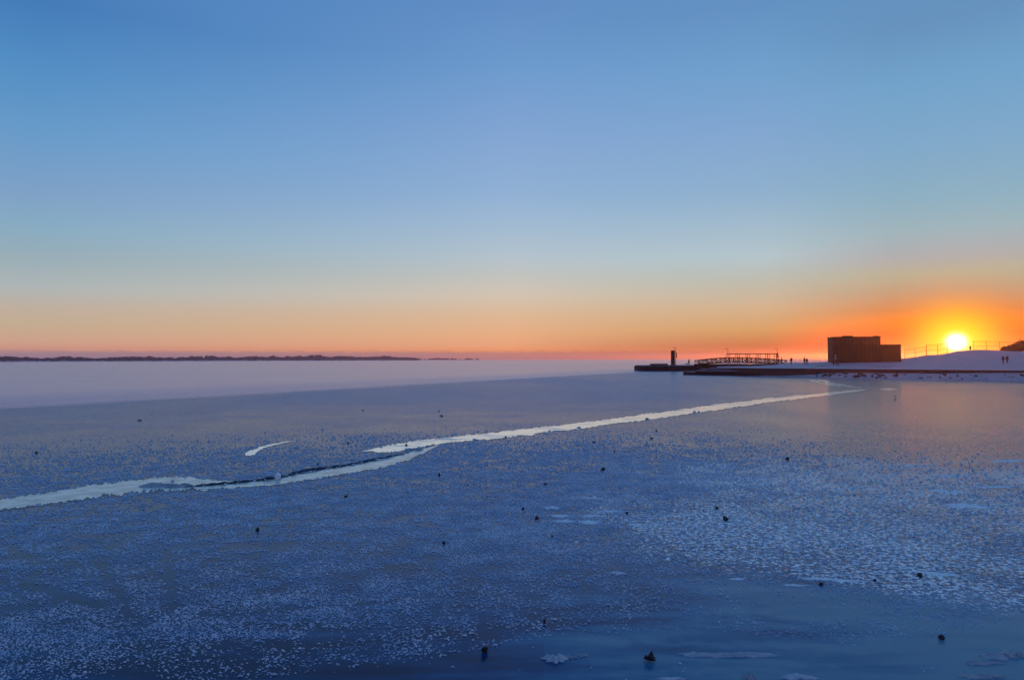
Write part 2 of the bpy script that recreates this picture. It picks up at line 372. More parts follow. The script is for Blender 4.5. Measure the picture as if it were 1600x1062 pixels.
fr, sn, mk, hvy = frost_fields(X, Y)
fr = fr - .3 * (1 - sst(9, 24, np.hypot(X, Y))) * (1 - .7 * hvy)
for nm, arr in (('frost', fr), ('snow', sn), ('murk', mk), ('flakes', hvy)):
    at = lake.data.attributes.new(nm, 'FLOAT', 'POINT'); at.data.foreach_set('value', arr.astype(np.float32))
tag(lake, 'frosted blue ice of the frozen lake', kind='structure')
MB().poly([(2.2 * math.cos(i * math.pi / 8), 2.2 * math.sin(i * math.pi / 8)) for i in range(16)], -.4, .001).build('ice_under_viewpoint', M_darkice)['kind'] = 'structure'

# frost crystals standing on the near ice
def crystals():
    ds = [4.6]
    while ds[-1] < 46: ds.append(ds[-1] + .021 * max(1, ds[-1] / 11))
    DD = []; AZ = []
    for d_ in ds:
        c_ = .021 * max(1, d_ / 11); m_ = int(R(82) * d_ / c_)
        AZ.append(R(-41) + (np.arange(m_) + RNG.uniform(0, 1, m_)) * (R(82) / m_)); DD.append(d_ + RNG.uniform(-.45, .45, m_) * c_)
    d = np.concatenate(DD); az = np.concatenate(AZ); n = len(d)
    X = d * np.sin(az); Y = d * np.cos(az)
    f, s, m, hvy = frost_fields(X, Y)
    clump = .6 * fbm(X * 3, Y * 3, 41, 4) + .4 * fbm(X * .9 + Y * .5, Y * 2.6 - X * .8, 43, 4)
    p = np.clip((f - .06) * 1.9, 0.02, 1) ** 1.3 * sst(.25, .62, clump + .35 * (f - .4)) * (1 - .75 * sst(.2, .9, hvy)) 
    keep = RNG.uniform(0, 1, n) < p * (.55 + .45 * sst(8, 16, d)) * (1 - sst(11, 38, d)) * (1 - .9 * sst(.2, .5, X / Y) * sst(12, 34, d))
    # stay off the leads
    for poly_ in LEADS: keep &= ~inside(X, Y, poly_)
    X, Y, d, f = X[keep], Y[keep], d[keep], f[keep]; n = len(X)
    r = RNG.uniform(.0045, .0105, n) * (1 + .9 * RNG.random(n) ** 5) * np.clip(d / 12, 1, 2.2); h = r * RNG.uniform(.55, 1.15, n)
    k = 6
    an = (np.arange(k) / k * 2 * np.pi)[None] + RNG.uniform(0, 6.28, n)[:, None]
    rb = r[:, None] * RNG.uniform(.7, 1.35, (n, k)); rt = rb * RNG.uniform(.35, .75, (n, k))
    el_ = RNG.uniform(1.0, 1.8, n)[:, None]
    base = np.stack([X[:, None] + rb * np.cos(an) * el_, Y[:, None] + rb * np.sin(an) / el_ ** .5, np.full((n, k), -.002)], -1)
    top = np.stack([X[:, None] + rt * np.cos(an) * el_, Y[:, None] + rt * np.sin(an) / el_ ** .5, h[:, None] * RNG.uniform(.7, 1.2, (n, k))], -1)
    V = np.concatenate([base, top], 1).reshape(-1, 3)
    o = (np.arange(n) * 2 * k)[:, None]
    quads = []
    for i in range(k):
        j = (i + 1) % k
        quads.append(np.concatenate([o + i, o + j, o + k + j, o + k + i], 1))
    quads.append(np.concatenate([o + k, o + k + 1, o + k + 2, o + k + 3], 1)); quads.append(np.concatenate([o + k, o + k + 3, o + k + 4, o + k + 5], 1))
    ob = mesh_np('frost_crystals', V, np.concatenate(quads, 0), M_frost)
    tag(ob, 'small pale frost crystals scattered over the near ice', kind='stuff')
    print('crystals', n)
M_frost = mat('frost', (.36, .45, .60), .6, ior=1.31, spec=.3, noise=(1.5, (.55, .61, .72)))
def inside(X, Y, poly_):
    r = np.zeros(X.shape, bool); n = len(poly_)
    for i in range(n):
        x1, y1 = poly_[i]; x2, y2 = poly_[(i + 1) % n]
        c = ((y1 > Y) != (y2 > Y)); 
        with np.errstate(divide='ignore', invalid='ignore'):
            r ^= c & (X < (x2 - x1) * (Y - y1) / (y2 - y1 + 1e-12) + x1)
    return r
LEADS = []

# refrozen cracks: (px, top, bottom) in the photograph, laid on the ice
def strip_outline(rows, grow=0., jag=.12, seed=0, step=1.2):
    rows = np.array(rows, float); xs = np.arange(rows[0, 0], rows[-1, 0] + .01, step)
    tp = np.interp(xs, rows[:, 0], rows[:, 1]); bt = np.interp(xs, rows[:, 0], rows[:, 2])
    A = []; B = []
    for i, x in enumerate(xs):
        a_, b_ = P(x, tp[i]), P(x, bt[i]); wd = (a_ - b_).length; u = (a_ - b_).normalized() if wd > 1e-4 else Vector((0, 1, 0))
        j1 = (fbm(x * .09, 3.3, seed, 4) - .5) * 2 * jag * wd + (vnoise(x * .5, 7, seed) - .5) * jag * wd * 1.1
        j2 = (fbm(x * .08, 9.3, seed + 5, 4) - .5) * 2 * jag * wd + (vnoise(x * .35, 1, seed) - .5) * jag * wd * 1.3 
        A.append(a_ + u * (float(j1) + grow)); B.append(b_ + u * (float(j2) - grow))
    return A, B
def strip(name, rows, z, material, grow=0., jag=.12, seed=0, parent=None, lead=True):
    A, B = strip_outline(rows, grow, jag, seed)
    n = len(A); c0 = (A[0] + B[0]) / 2
    V = [(p.x, p.y, z) for p in A] + [(p.x, p.y, z) for p in B]
    Fc = [(i, n + i, n + i + 1, i + 1) for i in range(n - 1)]
    if lead: LEADS.append([(p.x, p.y) for p in A] + [(p.x, p.y) for p in B[::-1]])
    return mesh_np(name, V, Fc, material, parent)
MAIN_R = [(560, 706, 706.4), (580, 702, 704.5), (600, 697, 708), (625, 692.5, 705), (645, 689.5, 700), (672, 686.5, 695.5), (700, 683.5, 691.5), (740, 679, 688), (780, 674.5, 685), (820, 670, 680), (860, 665.8, 674.5), (910, 660, 669), (960, 653.5, 662),
          (1010, 646.5, 656), (1060, 640, 648.5), (1110, 633, 641.5), (1160, 627, 635), (1200, 622, 628.5), (1250, 617.5, 623), (1290, 613.5, 618), (1320, 610.5, 614.5), (1345, 608.6, 610.8), (1352, 608.8, 609.6)]
MAIN_L = [(-60, 792, 806), (0, 781, 797), (50, 773, 791), (100, 766, 785), (150, 757, 777), (200, 751, 770), (250, 746.5, 767), (290, 744.5, 766), (330, 750, 764), (400, 752, 760), (440, 746, 756), (500, 735, 747), (550, 727.5, 739), (600, 717, 730), (640, 706.5, 718), (655, 701.5, 711), (664, 700, 707), (674, 697.8, 701.5), (684, 695.5, 697)]
def crack(name, rows, label, seed, grow=.16, pale=None, jag=.16):
    t = empty(name, P(rows[len(rows) // 2][0], rows[len(rows) // 2][1]), label=label, cat='ice crack')
    loc = Vector(t.location)
    o1 = strip('dark_edge', rows, .004, M_darkice, grow, .22, seed + 3, None)
    o2 = strip('new_ice', rows, .009, pale or M_crack, -.02, jag, seed, None, lead=False)
    for o in (o1, o2):
        o.data.transform(Matrix.Translation(-loc)); o.parent = t
    return t
crack('refrozen_crack', MAIN_R, 'long cream-bright crack in the ice running from the middle towards the shore', 1)
M_crackL = mat('dull_new_ice', (.30, .34, .36), .25, ior=1.9, noise=(2.2, (.70, .68, .62), 7), bump=(7, .3, .01), metallic=.4)
crack('refrozen_crack', MAIN_L, 'wide grey-green crack in the ice reaching the left edge of the view', 2, .06, M_crackL)
crack('refrozen_crack', [(383, 708, 711), (390, 704.5, 712.5), (398, 701.5, 711), (405, 698, 704), (415, 696, 699), (430, 692.5, 695), (445, 690, 691.6), (460, 688.6, 689.2)],
      'short curved pale crack lying apart on the ice behind the main crack', 3, .02)
crack('refrozen_crack', [(1264, 593.2, 594), (1275, 594.5, 596.6), (1285, 596, 599.2), (1295, 599, 601.8), (1306, 602, 603.6), (1315, 603.5, 604.2)],
      'thin bright crack branching back left in front of the low wall', 4, .03)
crack('refrozen_crack', [(1279, 594, 595.5), (1285, 594, 598), (1292, 595, 598.5), (1299, 597.5, 599.6), (1315, 600.5, 602.4), (1330, 603.4, 604.8), (1345, 605.6, 606.6)],
      'broken chain of bright cracks nearest the shore rocks', 5, .03)
crack('refrozen_crack', [(1374, 607.2, 607.8), (1382, 606.9, 608.9), (1392, 606.8, 609), (1402, 607.4, 608.4)],
      'tiny bright crack patch beyond the right end of the long crack', 6, .03)

# upthrust edge of ice along the left crack
def ridge(name, pts, hts, label, m, wd=.35, lean=.0, seed=0, cat='ice ridge', smooth=False):
    """pts: list of (px, py) feet; hts: heights in metres"""
    xs = np.array([p[0] for p in pts], float); ys = np.array([p[1] for p in pts], float); hs = np.array(hts, float)
    q = np.arange(xs[0], xs[-1] + .01, 1.6)
    V = []; n = len(q)
    for i, x in enumerate(q):
        a_ = P(x, float(np.interp(x, xs, ys))); h = float(np.interp(x, xs, hs)) * (.45 + 1.1 * float(fbm(x * .12, 2, seed, 4)))
        b_ = P(x, float(np.interp(x, xs, ys)) - 2); u = (b_ - a_).normalized()
        V += [a_ + Vector((0, 0, -.01)), a_ + u * (.03 + .04 * float(vnoise(x * .5, 4, seed))) + Vector((0, 0, h)), a_ + u * wd * .45 + Vector((0, 0, h * .75)), a_ + u * wd + Vector((0, 0, -.01))]
    Fc = [(4 * i + j, 4 * (i + 1) + j, 4 * (i + 1) + j + 1, 4 * i + j + 1) for i in range(n - 1) for j in range(3)]
    c = V[(n // 2) * 4].copy(); c.z = 0
    o = mesh_np(name, [tuple(v - c) for v in V], Fc, m); o.location = c
    tag(o, label, cat); return o
ridge('ice_ridge', [(288, 762), (330, 758.5), (380, 754), (425, 749), (436, 747)], [.01, .07, .05, .08, .05], 'dark upturned ice edge between the pale slab and the white ice chunk', M_darkice, .3, seed=4)
ridge('ice_ridge', [(436, 747.5), (470, 738), (500, 733.5), (540, 728), (570, 722), (600, 716), (625, 711), (640, 707)], [.05, .07, .06, .05, .07, .05, .04, .02], 'long dark upturned ice edge from the white ice chunk to the crack overlap', M_darkice, .3, seed=8)
def slab(name, cx, cy, w_, d_, h, label, m, seed=0, tilt=0, cat='ice slab', group=None, rz=0, lumps=1.0, name_z=0):
    """low irregular plate or lump of ice; w_, d_, h in metres"""
    k, rr = 56, 9; c = P(cx, cy); V = [(0, 0, h * (.8 + .2 * lumps))]; Fc = []
    for j in range(1, rr + 1):
        t_ = j / rr
        for i in range(k):
            a_ = 2 * math.pi * i / k; e = 1 + 1.0 * (float(fbm(math.cos(a_) * 2.2 + 5, math.sin(a_) * 2.2 + 5, seed, 5)) - .5) * 2
            x, y = math.cos(a_) * w_ / 2 * t_ * e, math.sin(a_) * d_ / 2 * t_ * e
            z = h * (1 - t_ ** 3) * (1 + lumps * 2.2 * (float(fbm(x * 7 / w_ + 9, y * 5 / d_ + 3, seed + 7, 5)) - .5)) + tilt * y / d_ * (1 - t_ ** 6)
            if j == rr: z = -.006
            V.append((x, y, z))
    Fc = []
    me = bpy.data.meshes.new(name)
    Fc += [(0, 1 + i, 1 + (i + 1) % k) for i in range(k)]
    for j in range(rr - 1):
        for i in range(k):
            p_ = 1 + j * k + i; q_ = 1 + j * k + (i + 1) % k
            Fc.append((p_, p_ + k, q_ + k, q_))
    me.from_pydata(V, [], Fc); me.materials.append(m)
    o = bpy.data.objects.new(name, me); COL.objects.link(o); o.location = c; o.rotation_euler = (0, 0, rz)
    return tag(o, label, cat, group)
slab('ice_slab', 258, 760, 1.1, .3, .08, 'pale upturned slab of ice lying in the left crack', M_dirtice, 3, .05)
slab('ice_slab', 345, 764.5, 1.2, .12, .015, 'flat lighter ice plate below the dark ice edge left of the white chunk', M_dirtice, 13, .0)
def chunk(name, cx, cy, s, label, m, seed, squash=(1, 1, 1), cat='ice chunk', group=None, sub=2, z=0):
    bm = bmesh.new(); bmesh.ops.create_icosphere(bm, subdivisions=sub, radius=s / 2); rnd = random.Random(seed)
    cuts = [(Vector((rnd.uniform(-1, 1), rnd.uniform(-1, 1), rnd.uniform(-.3, 1))).normalized(), rnd.uniform(.2, .38) * s) for _ in range(11)]
    for v in bm.verts:
        for nn, dd in cuts:
            t_ = v.co.dot(nn) - dd
            if t_ > 0: v.co -= nn * t_
        v.co += Vector((rnd.uniform(-1, 1), rnd.uniform(-1, 1), rnd.uniform(-1, 1))) * s * .035
        v.co.x *= squash[0]; v.co.y *= squash[1]; v.co.z *= squash[2]
    mz = min(v.co.z for v in bm.verts)
    for v in bm.verts: v.co.z -= mz * .85
    me = bpy.data.meshes.new(name); bm.to_mesh(me); bm.free(); me.materials.append(m)
    o = bpy.data.objects.new(name, me); COL.objects.link(o); o.location = P(cx, cy, z); o.rotation_euler = (0, 0, rnd.uniform(0, 6))
    return tag(o, label, cat, group)
M_white = mat('white_crumbled_ice', (.75, .78, .84), .7, spec=.3, noise=(12, (.85, .87, .9)), bump=(20, .6, .02))
chunk('ice_chunk', 433, 748.5, .27, 'white upright chunk of ice standing at the dark ice edge', M_white, 5, (1.0, .7, .8))
chunk('ice_chunk', 425, 747.5, .26, 'bluish low chunk of ice leaning against the white upright one', M_dirtice, 9, (1.3, .7, .55))
slab('ice_slab', 575, 718, 1.5, .22, .04, 'bluish broken plate on the long dark ice edge near the crack overlap', M_chunk, 17)
slab('ice_slab', 646, 703, .8, .25, .06, 'bluish broken plate at the tip where the two cracks overlap', M_dirtice, 19)

# broken bits along the cracks
rq = random.Random(5)
for i, (cx, cy, s_) in enumerate([(300, 760, .2), (318, 759, .14), (352, 757, .16), (371, 754.5, .12), (398, 752, .18), (414, 750, .15), (446, 744.5, .2), (463, 740, .13), (486, 736.5, .12), (512, 732.5, .17), (531, 729.5, .12), (552, 727, .18), (561, 724.5, .12), (589, 719, .16), (612, 713, .18), (628, 710, .2), (638, 706.5, .22), (655, 700, .2), (668, 697, .16), (596, 699, .16), (742, 687, .2), (790, 683, .22), (858, 673.5, .2), (905, 668.5, .24), (1010, 654.5, .25), (1085, 643.5, .28), (1092, 643, .2), (240, 757, .2), (270, 752, .22), (226, 766, .14), (120, 783.5, .12), (60, 788, .12)]):
    chunk('ice_fragment', cx, cy, s_ * .8, 'small bluish broken piece of ice along the edge of the long crack', M_chunk if i % 3 else M_dirtice, 500 + i, (1.5, .8, .45), 'ice fragment', 'broken ice pieces along the crack')
# pale rough ice and snow patches close by
for i, (cx, cy, w_, d_, h, lb) in enumerate([
        (868, 1031, .24, .15, .045, 'small white ice lump on the smooth teal ice at the bottom middle'),
        (885, 1027, .22, .08, .02, 'pale flat ice crust right of the white lump on smooth teal ice'),
        (910, 1024, .12, .06, .018, 'tiny pale ice crust on the teal ice between the white lump and the curled leaf'),
        (1145, 1023, .75, .13, .02, 'long pale rough ice patch right of the curled dark leaf'),
        (1085, 1021, .35, .10, .012, 'thin pale ice crust between the curled leaf and the long rough patch'),
        (1560, 1026, .55, .16, .035, 'pinkish pale ice slab by the right edge of the view'),
        (1595, 1023, .35, .20, .04, 'darker mottled ice slab cut by the right edge of the view'),
        (1535, 1036, .42, .07, .02, 'thin pale ice plate below the pinkish slab'),
        (1530, 1057, .5, .08, .02, 'pale ice crust in the bottom right corner'),
        (1245, 1058, .32, .10, .03, 'white crumbled ice at the bottom edge right of the middle'),
        (1052, 1061, .35, .07, .02, 'white ice patch cut by the bottom edge below the curled leaf'),
        (1170, 1059, .12, .06, .04, 'small bluish ice lump at the bottom edge left of the crumbled ice')]):
    slab('ice_crust', cx, cy, w_, d_, h, lb, M_dirtice if i not in (0, 9, 10) else M_chunk, 30 + i, cat='ice patch')
M_patch = mat('thin_snow', (.62, .66, .74), .7, spec=.3, noise=(12, (.85, .87, .9)), bump=(20, .6, .02))
for i, (cx, cy, w_, d_, lb) in enumerate([
        (863, 793, .5, .45, 'white snow patch just above the two dark stones left of middle'),
        (873, 806, .45, .35, 'white snow patch right of the bigger of the two dark stones'),
        (880, 814, .5, .3, 'faint snow patch below the one beside the two dark stones'),
        (920, 815, .5, .5, 'largest white snow patch on the ice in the middle'),
        (925, 806, .5, .28, 'white snow patch directly above the largest one'),
        (953, 799, .5, .25, 'white snow patch furthest right of the middle cluster'),
        (928, 778, .6, .2, 'thin long snow patch above the middle cluster'),
        (993, 820, .3, .3, 'small snow patch right of the middle cluster'),
        (966, 895, .3, .12, 'small bright snow patch alone on the sparse ice below the middle'),
        (1148, 904, .28, .12, 'small pale snow patch on the sparse ice left of the lower right stones'),
        (1455, 895, .55, .25, 'white snow patch right beside the dark stone on heavy frost'),
        (1310, 906, .8, .22, 'pale snow patch right of the leftmost lower right stone'),
        (1240, 914, .4, .14, 'pale snow patch left of the leftmost lower right stone'),
        (1490, 743, 1.3, .35, 'thin white snow streak on the frosty ice at the right'),
        (1484, 768, .7, .9, 'crooked white snow streak below the thin one at the right'),
        (1508, 790, 1.2, .7, 'third white snow streak going down at the right'),
        (1420, 727, 1.6, .3, 'faint snow streak left of the other streaks at the right'),
        (1588, 719, 1.6, .5, 'white snow streak touching the right edge of the view'),
        (1565, 760, 1.6, .3, 'long flat snow streak near the right edge of the view')]):
    slab('snow_patch', cx, cy, w_, d_ * .7, .012, lb, M_patch, 60 + i, cat='snow patch', rz=random.uniform(-.3, .3), group='thin snow patches on the ice')
crystals()

# ------------------------------------------------------------ stones and leaves on the ice
STONES = [
    (758, 1018, .13, (.9, .8, .75), 'dark stone with a pale bluish top at the bottom middle'),
    (851, 973, .075, (.9, .8, .9), 'square dark stone on the sparse frost above the smooth ice'),
    (1283, 913, .10, (1.3, .9, .6), 'wide flat dark stone, leftmost of the three in the heavy frost'),
    (1367, 908, .08, (1, .9, .8), 'small dark stone, middle of the three in the heavy frost'),
    (1438, 901, .12, (1, .9, .9), 'round dark stone, rightmost of the three in the heavy frost'),
    (1471, 998, .09, (1, .9, .9), 'dark stone on smooth ice near the pinkish slab'),
    (693, 850, .10, (1.1, .9, .9), 'lone dark stone on plain frost left of the middle'),
    (839, 812, .14, (1, .9, .9), 'bigger dark stone of the pair left of the snow patches'),
    (817, 797, .11, (1, .9, .9), 'smaller dark stone of the pair left of the snow patches'),
    (1134, 813, .15, (1, .9, .9), 'bigger dark stone of the close pair right of the middle'),
    (1120, 795, .10, (1, .9, .9), 'smaller dark stone of the close pair right of the middle'),
    (863, 840, .07, (.8, .9, 1.1), 'faint thin dark stone below the snow patches'),
    (980, 802, .08, (1.1, .9, .8), 'faint bluish stone right of the snow patches'),
    (403, 829, .11, (1, .9, .8), 'lone dark stone below the left crack'),
    (540, 777, .14, (1.2, .9, .7), 'lone dark stone below the middle of the dark ice edge'),
    (686, 742.5, .12, (.8, .9, 1.1), 'tiny dark stone right of the crack tip'),
    (852, 757, .15, (1.2, .9, .7), 'lone dark stone straight above the snow patches'),
    (942, 735, .19, (1.2, .9, .8), 'lone dark stone right of centre below the bright crack'),
    (960, 706, .13, (1, .9, .8), 'tiny dark stone below the bright crack, third going right'),
    (928, 691, .20, (1.2, .9, .6), 'flat dark stone close below the bright crack'),
    (1018, 685, .20, (1.5, .9, .45), 'flat wide dark stone close below the bright crack, lower of two'),
    (1026, 673, .20, (1.2, .9, .6), 'flat dark stone close below the bright crack, upper of two'),
    (1230, 718, .22, (1.2, .9, .7), 'lone dark stone on the violet ice at the right'),
    (57, 708, .20, (1.3, .9, .6), 'lone dark stone near the left edge of the view'),
    (218, 657, .26, (1.6, .9, .4), 'tiny dark stone far off on the left ice'),
    (567, 641, .24, (1.2, .9, .5), 'tiny dark stone far off above the short curved crack'),
    (685.5, 643, .22, (1, .9, .5), 'tiny dark stone far off, upper of the far pair'),
    (690, 650, .24, (1.5, .9, .5), 'tiny dark stone far off, lower of the far pair'),
    (497, 726, .16, (1.2, .9, .7), 'dark stone perched at the long dark ice edge'),
    (635, 696, .2, (1.2, .9, .7), 'dark stone on the pale ice where the long crack begins'),
    (544, 692.5, .2, (1.4, .9, .4), 'tiny flat dark stone left of the start of the long crack'),
    (1399, 619.5, .25, (1, .9, .7), 'tiny dark stone on the ice in front of the wall, farther of two'),
    (1399, 624.5, .22, (1, .9, .7), 'tiny dark stone on the ice in front of the wall, nearer of two')]
for i, (cx, cy, s, sq, lb) in enumerate(STONES):
    o = chunk('stone', cx, cy, s * (.9 if cy > 780 else .72), lb, M_stone, 100 + i, sq, 'stone', 'dark stones scattered on the ice')
    if i == 0:
        cp = chunk('frozen_cap', cx, cy, .062, None, M_dirtice, 77, (1, 1, .8), None)
        cp.location = (-.02, .01, .062); cp.parent = o
# curled leaf
def leaf(cx, cy):
    V = []; Fc = []; n, k = 9, 7
    for i in range(n):
        t_ = i / (n - 1); wd = .055 * math.sin(math.pi * min(1, t_ * .93 + .07)) * (1 + .35 * (i % 2))
        for j in range(k):
            s_ = j / (k - 1) * 2 - 1
            V.append(((t_ - .5) * .12 + .01 * s_ * s_, s_ * wd, .012 + .03 * (s_ * s_) * (.6 + .4 * math.sin(i * 1.7)) + .05 * (t_ - .5) ** 2 * 4))
    for i in range(n - 1):
        for j in range(k - 1): Fc.append((i * k + j, (i + 1) * k + j, (i + 1) * k + j + 1, i * k + j + 1))
    o = mesh_np('leaf', V, Fc, M_leaf); o.location = P(cx, cy); o.rotation_euler = (0, 0, R(60))
    md = o.modifiers.new('s', 'SOLIDIFY'); md.thickness = .004
    tag(o, 'curled dark dead leaf on the smooth teal ice at the bottom', 'leaf')
    st = MB().tube([(.055, 0, .06), (.075, .005, .075), (.085, .01, .07)], .003).build('stem', M_leaf, o)
leaf(1015, 1032)

# ------------------------------------------------------------ far island
isl_px = np.array([-900, -400, 0, 200, 400, 560, 656, 668, 700, 748]); isl_Y = np.array([1150, 1400, 1720, 2050, 2350, 2550, 2650, 2700, 2750, 2850])
def isl(px, off=0):
    Yd = float(np.interp(px, isl_px, isl_Y)) + off; return (px - 800) / F * Yd, Yd
V = []; Fc = []; qs = np.arange(-900, 658, 6.)
for q in qs:
    for off, z in ((0, -.05), (6, .9), (16, 2.2), (60, 3.0), (300, 3.2), (420, -.3)):
        tip = min(1, (662 - q) / 40); x, y = isl(q, off * (.3 + .7 * tip)); V.append((x, y, z * (.25 + .75 * tip) + (.4 * float(vnoise(q * .2, off)) if z > 0 else 0)))
for i in range(len(qs) - 1):
    for j in range(5): Fc.append((i * 6 + j, (i + 1) * 6 + j, (i + 1) * 6 + j + 1, i * 6 + j + 1))
V = np.array(V)
mesh_np('island', V, Fc, M_snow, smooth=True)['kind'] = 'structure'
TOP = [(-900, 550), (-400, 554), (-100, 556), (0, 557), (30, 557), (60, 559.4), (90, 557.5), (110, 557), (150, 559), (200, 557.6), (240, 556.3), (270, 558), (300, 556.2), (350, 556.6), (372, 558), (400, 555.8), (450, 556.3), (490, 555.5), (520, 556), (570, 557), (590, 555.8), (620, 556.7), (645, 558.2), (656, 560)]
def crown_cloud(C, Rr, H, z0):
    """many irregular small crowns: tapered, lumpy, 8-gon in 5 rings"""
    n = len(C); k = 7; pr = [(0.0, .15), (.15, .8), (.45, 1.0), (.75, .7), (1.0, .12)]
    an = (np.arange(k) / k * 2 * np.pi)[None] + RNG.uniform(0, 6, n)[:, None]
    rs = []
    for (hh, r_) in pr:
        rr_ = Rr[:, None] * r_ * RNG.uniform(.6, 1.4, (n, k))
        rs.append(np.stack([C[:, 0:1] + rr_ * np.cos(an), C[:, 1:2] + rr_ * np.sin(an), z0[:, None] + H[:, None] * np.clip(hh + RNG.uniform(-.07, .07, (n, k)), 0, 1.1)], -1))
    V = np.concatenate(rs, 1).reshape(-1, 3); o = (np.arange(n) * k * len(pr))[:, None]; Q = []
    for j in range(len(pr) - 1):
        for i in range(k):
            i2 = (i + 1) % k; Q.append(np.concatenate([o + j * k + i, o + j * k + i2, o + (j + 1) * k + i2, o + (j + 1) * k + i], 1))
    return V, np.concatenate(Q, 0)
n = 6500
q = RNG.uniform(-900, 657, n); off = RNG.uniform(8, 200, n) * np.clip((662 - q) / 60, .1, 1)
Yd = np.interp(q, isl_px, isl_Y) + off; Xd = (q - 800) / F * Yd
tops = np.interp(q, [a_[0] for a_ in TOP], [a_[1] for a_ in TOP])
hor = 561 + (800 - q) * math.tan(R(.14))
ztop = CAM_H + (hor - tops) * Yd / F
H = np.clip((ztop - 2) * RNG.uniform(.5, 1.0, n) * (.85 + .45 * vnoise(q * .12, 0 * q, 5)), 2.5, None)
V, Q = crown_cloud(np.stack([Xd, Yd], -1), RNG.uniform(2.5, 6, n), H, np.full(n, 1.2))
tag(mesh_np('far_wood', V, Q, M_wood), 'dark leafless wood covering the far island', kind='stuff')
M_spit = M_snow
def far_tree(px, off, h, r_, label, group=None, seed=0, tall=False):
    x, y = isl(px, off); t = empty('bare_tree', (x, y, .1), label=label, cat='tree', group=group)
    rnd = np.random.default_rng(seed)
    MB().tube([(0, 0, -.3), (0, 0, h * .5), (.2, 0, h * .9)], [.35, .25, .1]).build('trunk', M_bark, t)
    m_ = 9; C = np.stack([rnd.uniform(-1, 1, m_) * r_ * .7, rnd.uniform(-1, 1, m_) * r_ * .7], -1)
    V, Q = crown_cloud(C, np.full(m_, r_ * .5), rnd.uniform(.3, .6, m_) * h, rnd.uniform(.15, .5, m_) * h)
    mesh_np('crown', V, Q, M_wood, t)
for i, (px, h, r_) in enumerate([(664, 5, 7), (672, 6.5, 8), (679, 8, 9), (686, 8.5, 9), (692, 8, 9), (699, 8, 9), (706, 7, 9), (711, 6, 7), (719, 4.5, 6), (728, 5.5, 7), (732, 7.5, 8), (737, 6, 7), (746, 6.5, 6)]):
    far_tree(px, 0, h, r_, 'tiny dark tree on the low spit off the right end of the island', 'trees on the spit', i)
for i, (px, h, r_, lb) in enumerate([(322, 20, 4, 'narrow tree standing highest above the middle of the island wood'), (121, 14, 5, 'tree rising over the low left part of the island wood'),
        (430, 18, 6, 'tree rising over the wood just right of its middle'), (599, 18, 5, 'tree rising over the wood near its right end'), (208, 15, 5, 'tree rising over the wood left of the highest tree')]):
    far_tree(px, 20, h, r_, lb, None, 50 + i)
MB().poly([isl(660, -2), isl(750, -2), isl(754, 12), isl(660, 12)], -.2, .25).build('spit', M_snow)['kind'] = 'structure'

# ------------------------------------------------------------ right-hand shore
TB = [ # px, shore Y, wall Y, rubble top z, crest Y, crest z
    (1120, 150, 151.5, .1, 158, 1.42), (1180, 138.5, 140, .1, 162, 1.55), (1205, 136, 138.5, .12, 168, 1.75), (1224, 134, 137, .15, 175, 2.05), (1262, 131, 135, .35, 178, 2.2), (1290, 127, 132, .7, 178, 2.4), (1340, 120, 127, .8, 178, 2.85), (1411, 113.5, 121, .85, 178, 3.25),
    (1432, 112, 119.5, .9, 177, 3.6), (1447, 111, 119, .9, 176, 3.95), (1470, 109.5, 117, .95, 175, 4.15), (1482, 109, 116, .95, 175, 4.45), (1495, 108, 115, 1.0, 175, 4.95), (1510, 107, 114, 1.0, 175, 5.1), (1535, 105, 112, 1.05, 175, 5.25), (1552, 104, 111, 1.1, 175, 5.1), (1600, 100, 107.5, 1.15, 175, 4.8), (1750, 91, 98, 1.15, 175, 5), (2100, 76, 83, 1.15, 170, 5.2), (2600, 60, 66, 1.15, 160, 5)]
TB = np.array(TB, float)
def tb(px, c): return np.interp(px, TB[:, 0], TB[:, c])
WT = 1.4
def ground_z(px, Y):
    wy = tb(px, 2); cy = tb(px, 4); cz = tb(px, 5); t_ = np.clip((Y - wy) / (cy - wy), 0, 1)
    z = WT + (cz - WT) * (t_ ** 2.6) + .10 * (fbm(px * .05, Y * .12, 3) - .5) * np.clip(t_ * 4, 0, 1)
    return np.where(Y > cy, z - (Y - cy) * .004, z)
qs = np.concatenate([np.arange(1120, 1620, 4.), np.arange(1620, 2601, 28.)]); V = []
ts = list(np.linspace(0, 1, 26)) + [1.08, 1.3, 2, 3.5, 6]
for q in qs:
    wy, cy = tb(q, 2), tb(q, 4)
    for t_ in ts:
        Yd = wy + .35 + (cy - wy) * t_; V.append(((q - 800) / F * Yd, Yd, float(ground_z(q, Yd)) + .05 * (t_ == 0)))
k = len(ts); Fc = [(i * k + j, (i + 1) * k + j, (i + 1) * k + j + 1, i * k + j + 1) for i in range(len(qs) - 1) for j in range(k - 1)]
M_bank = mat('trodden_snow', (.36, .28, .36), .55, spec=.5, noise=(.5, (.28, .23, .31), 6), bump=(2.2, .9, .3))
mesh_np('snowy_bank', V, Fc, M_bank, smooth=True)['kind'] = 'structure'
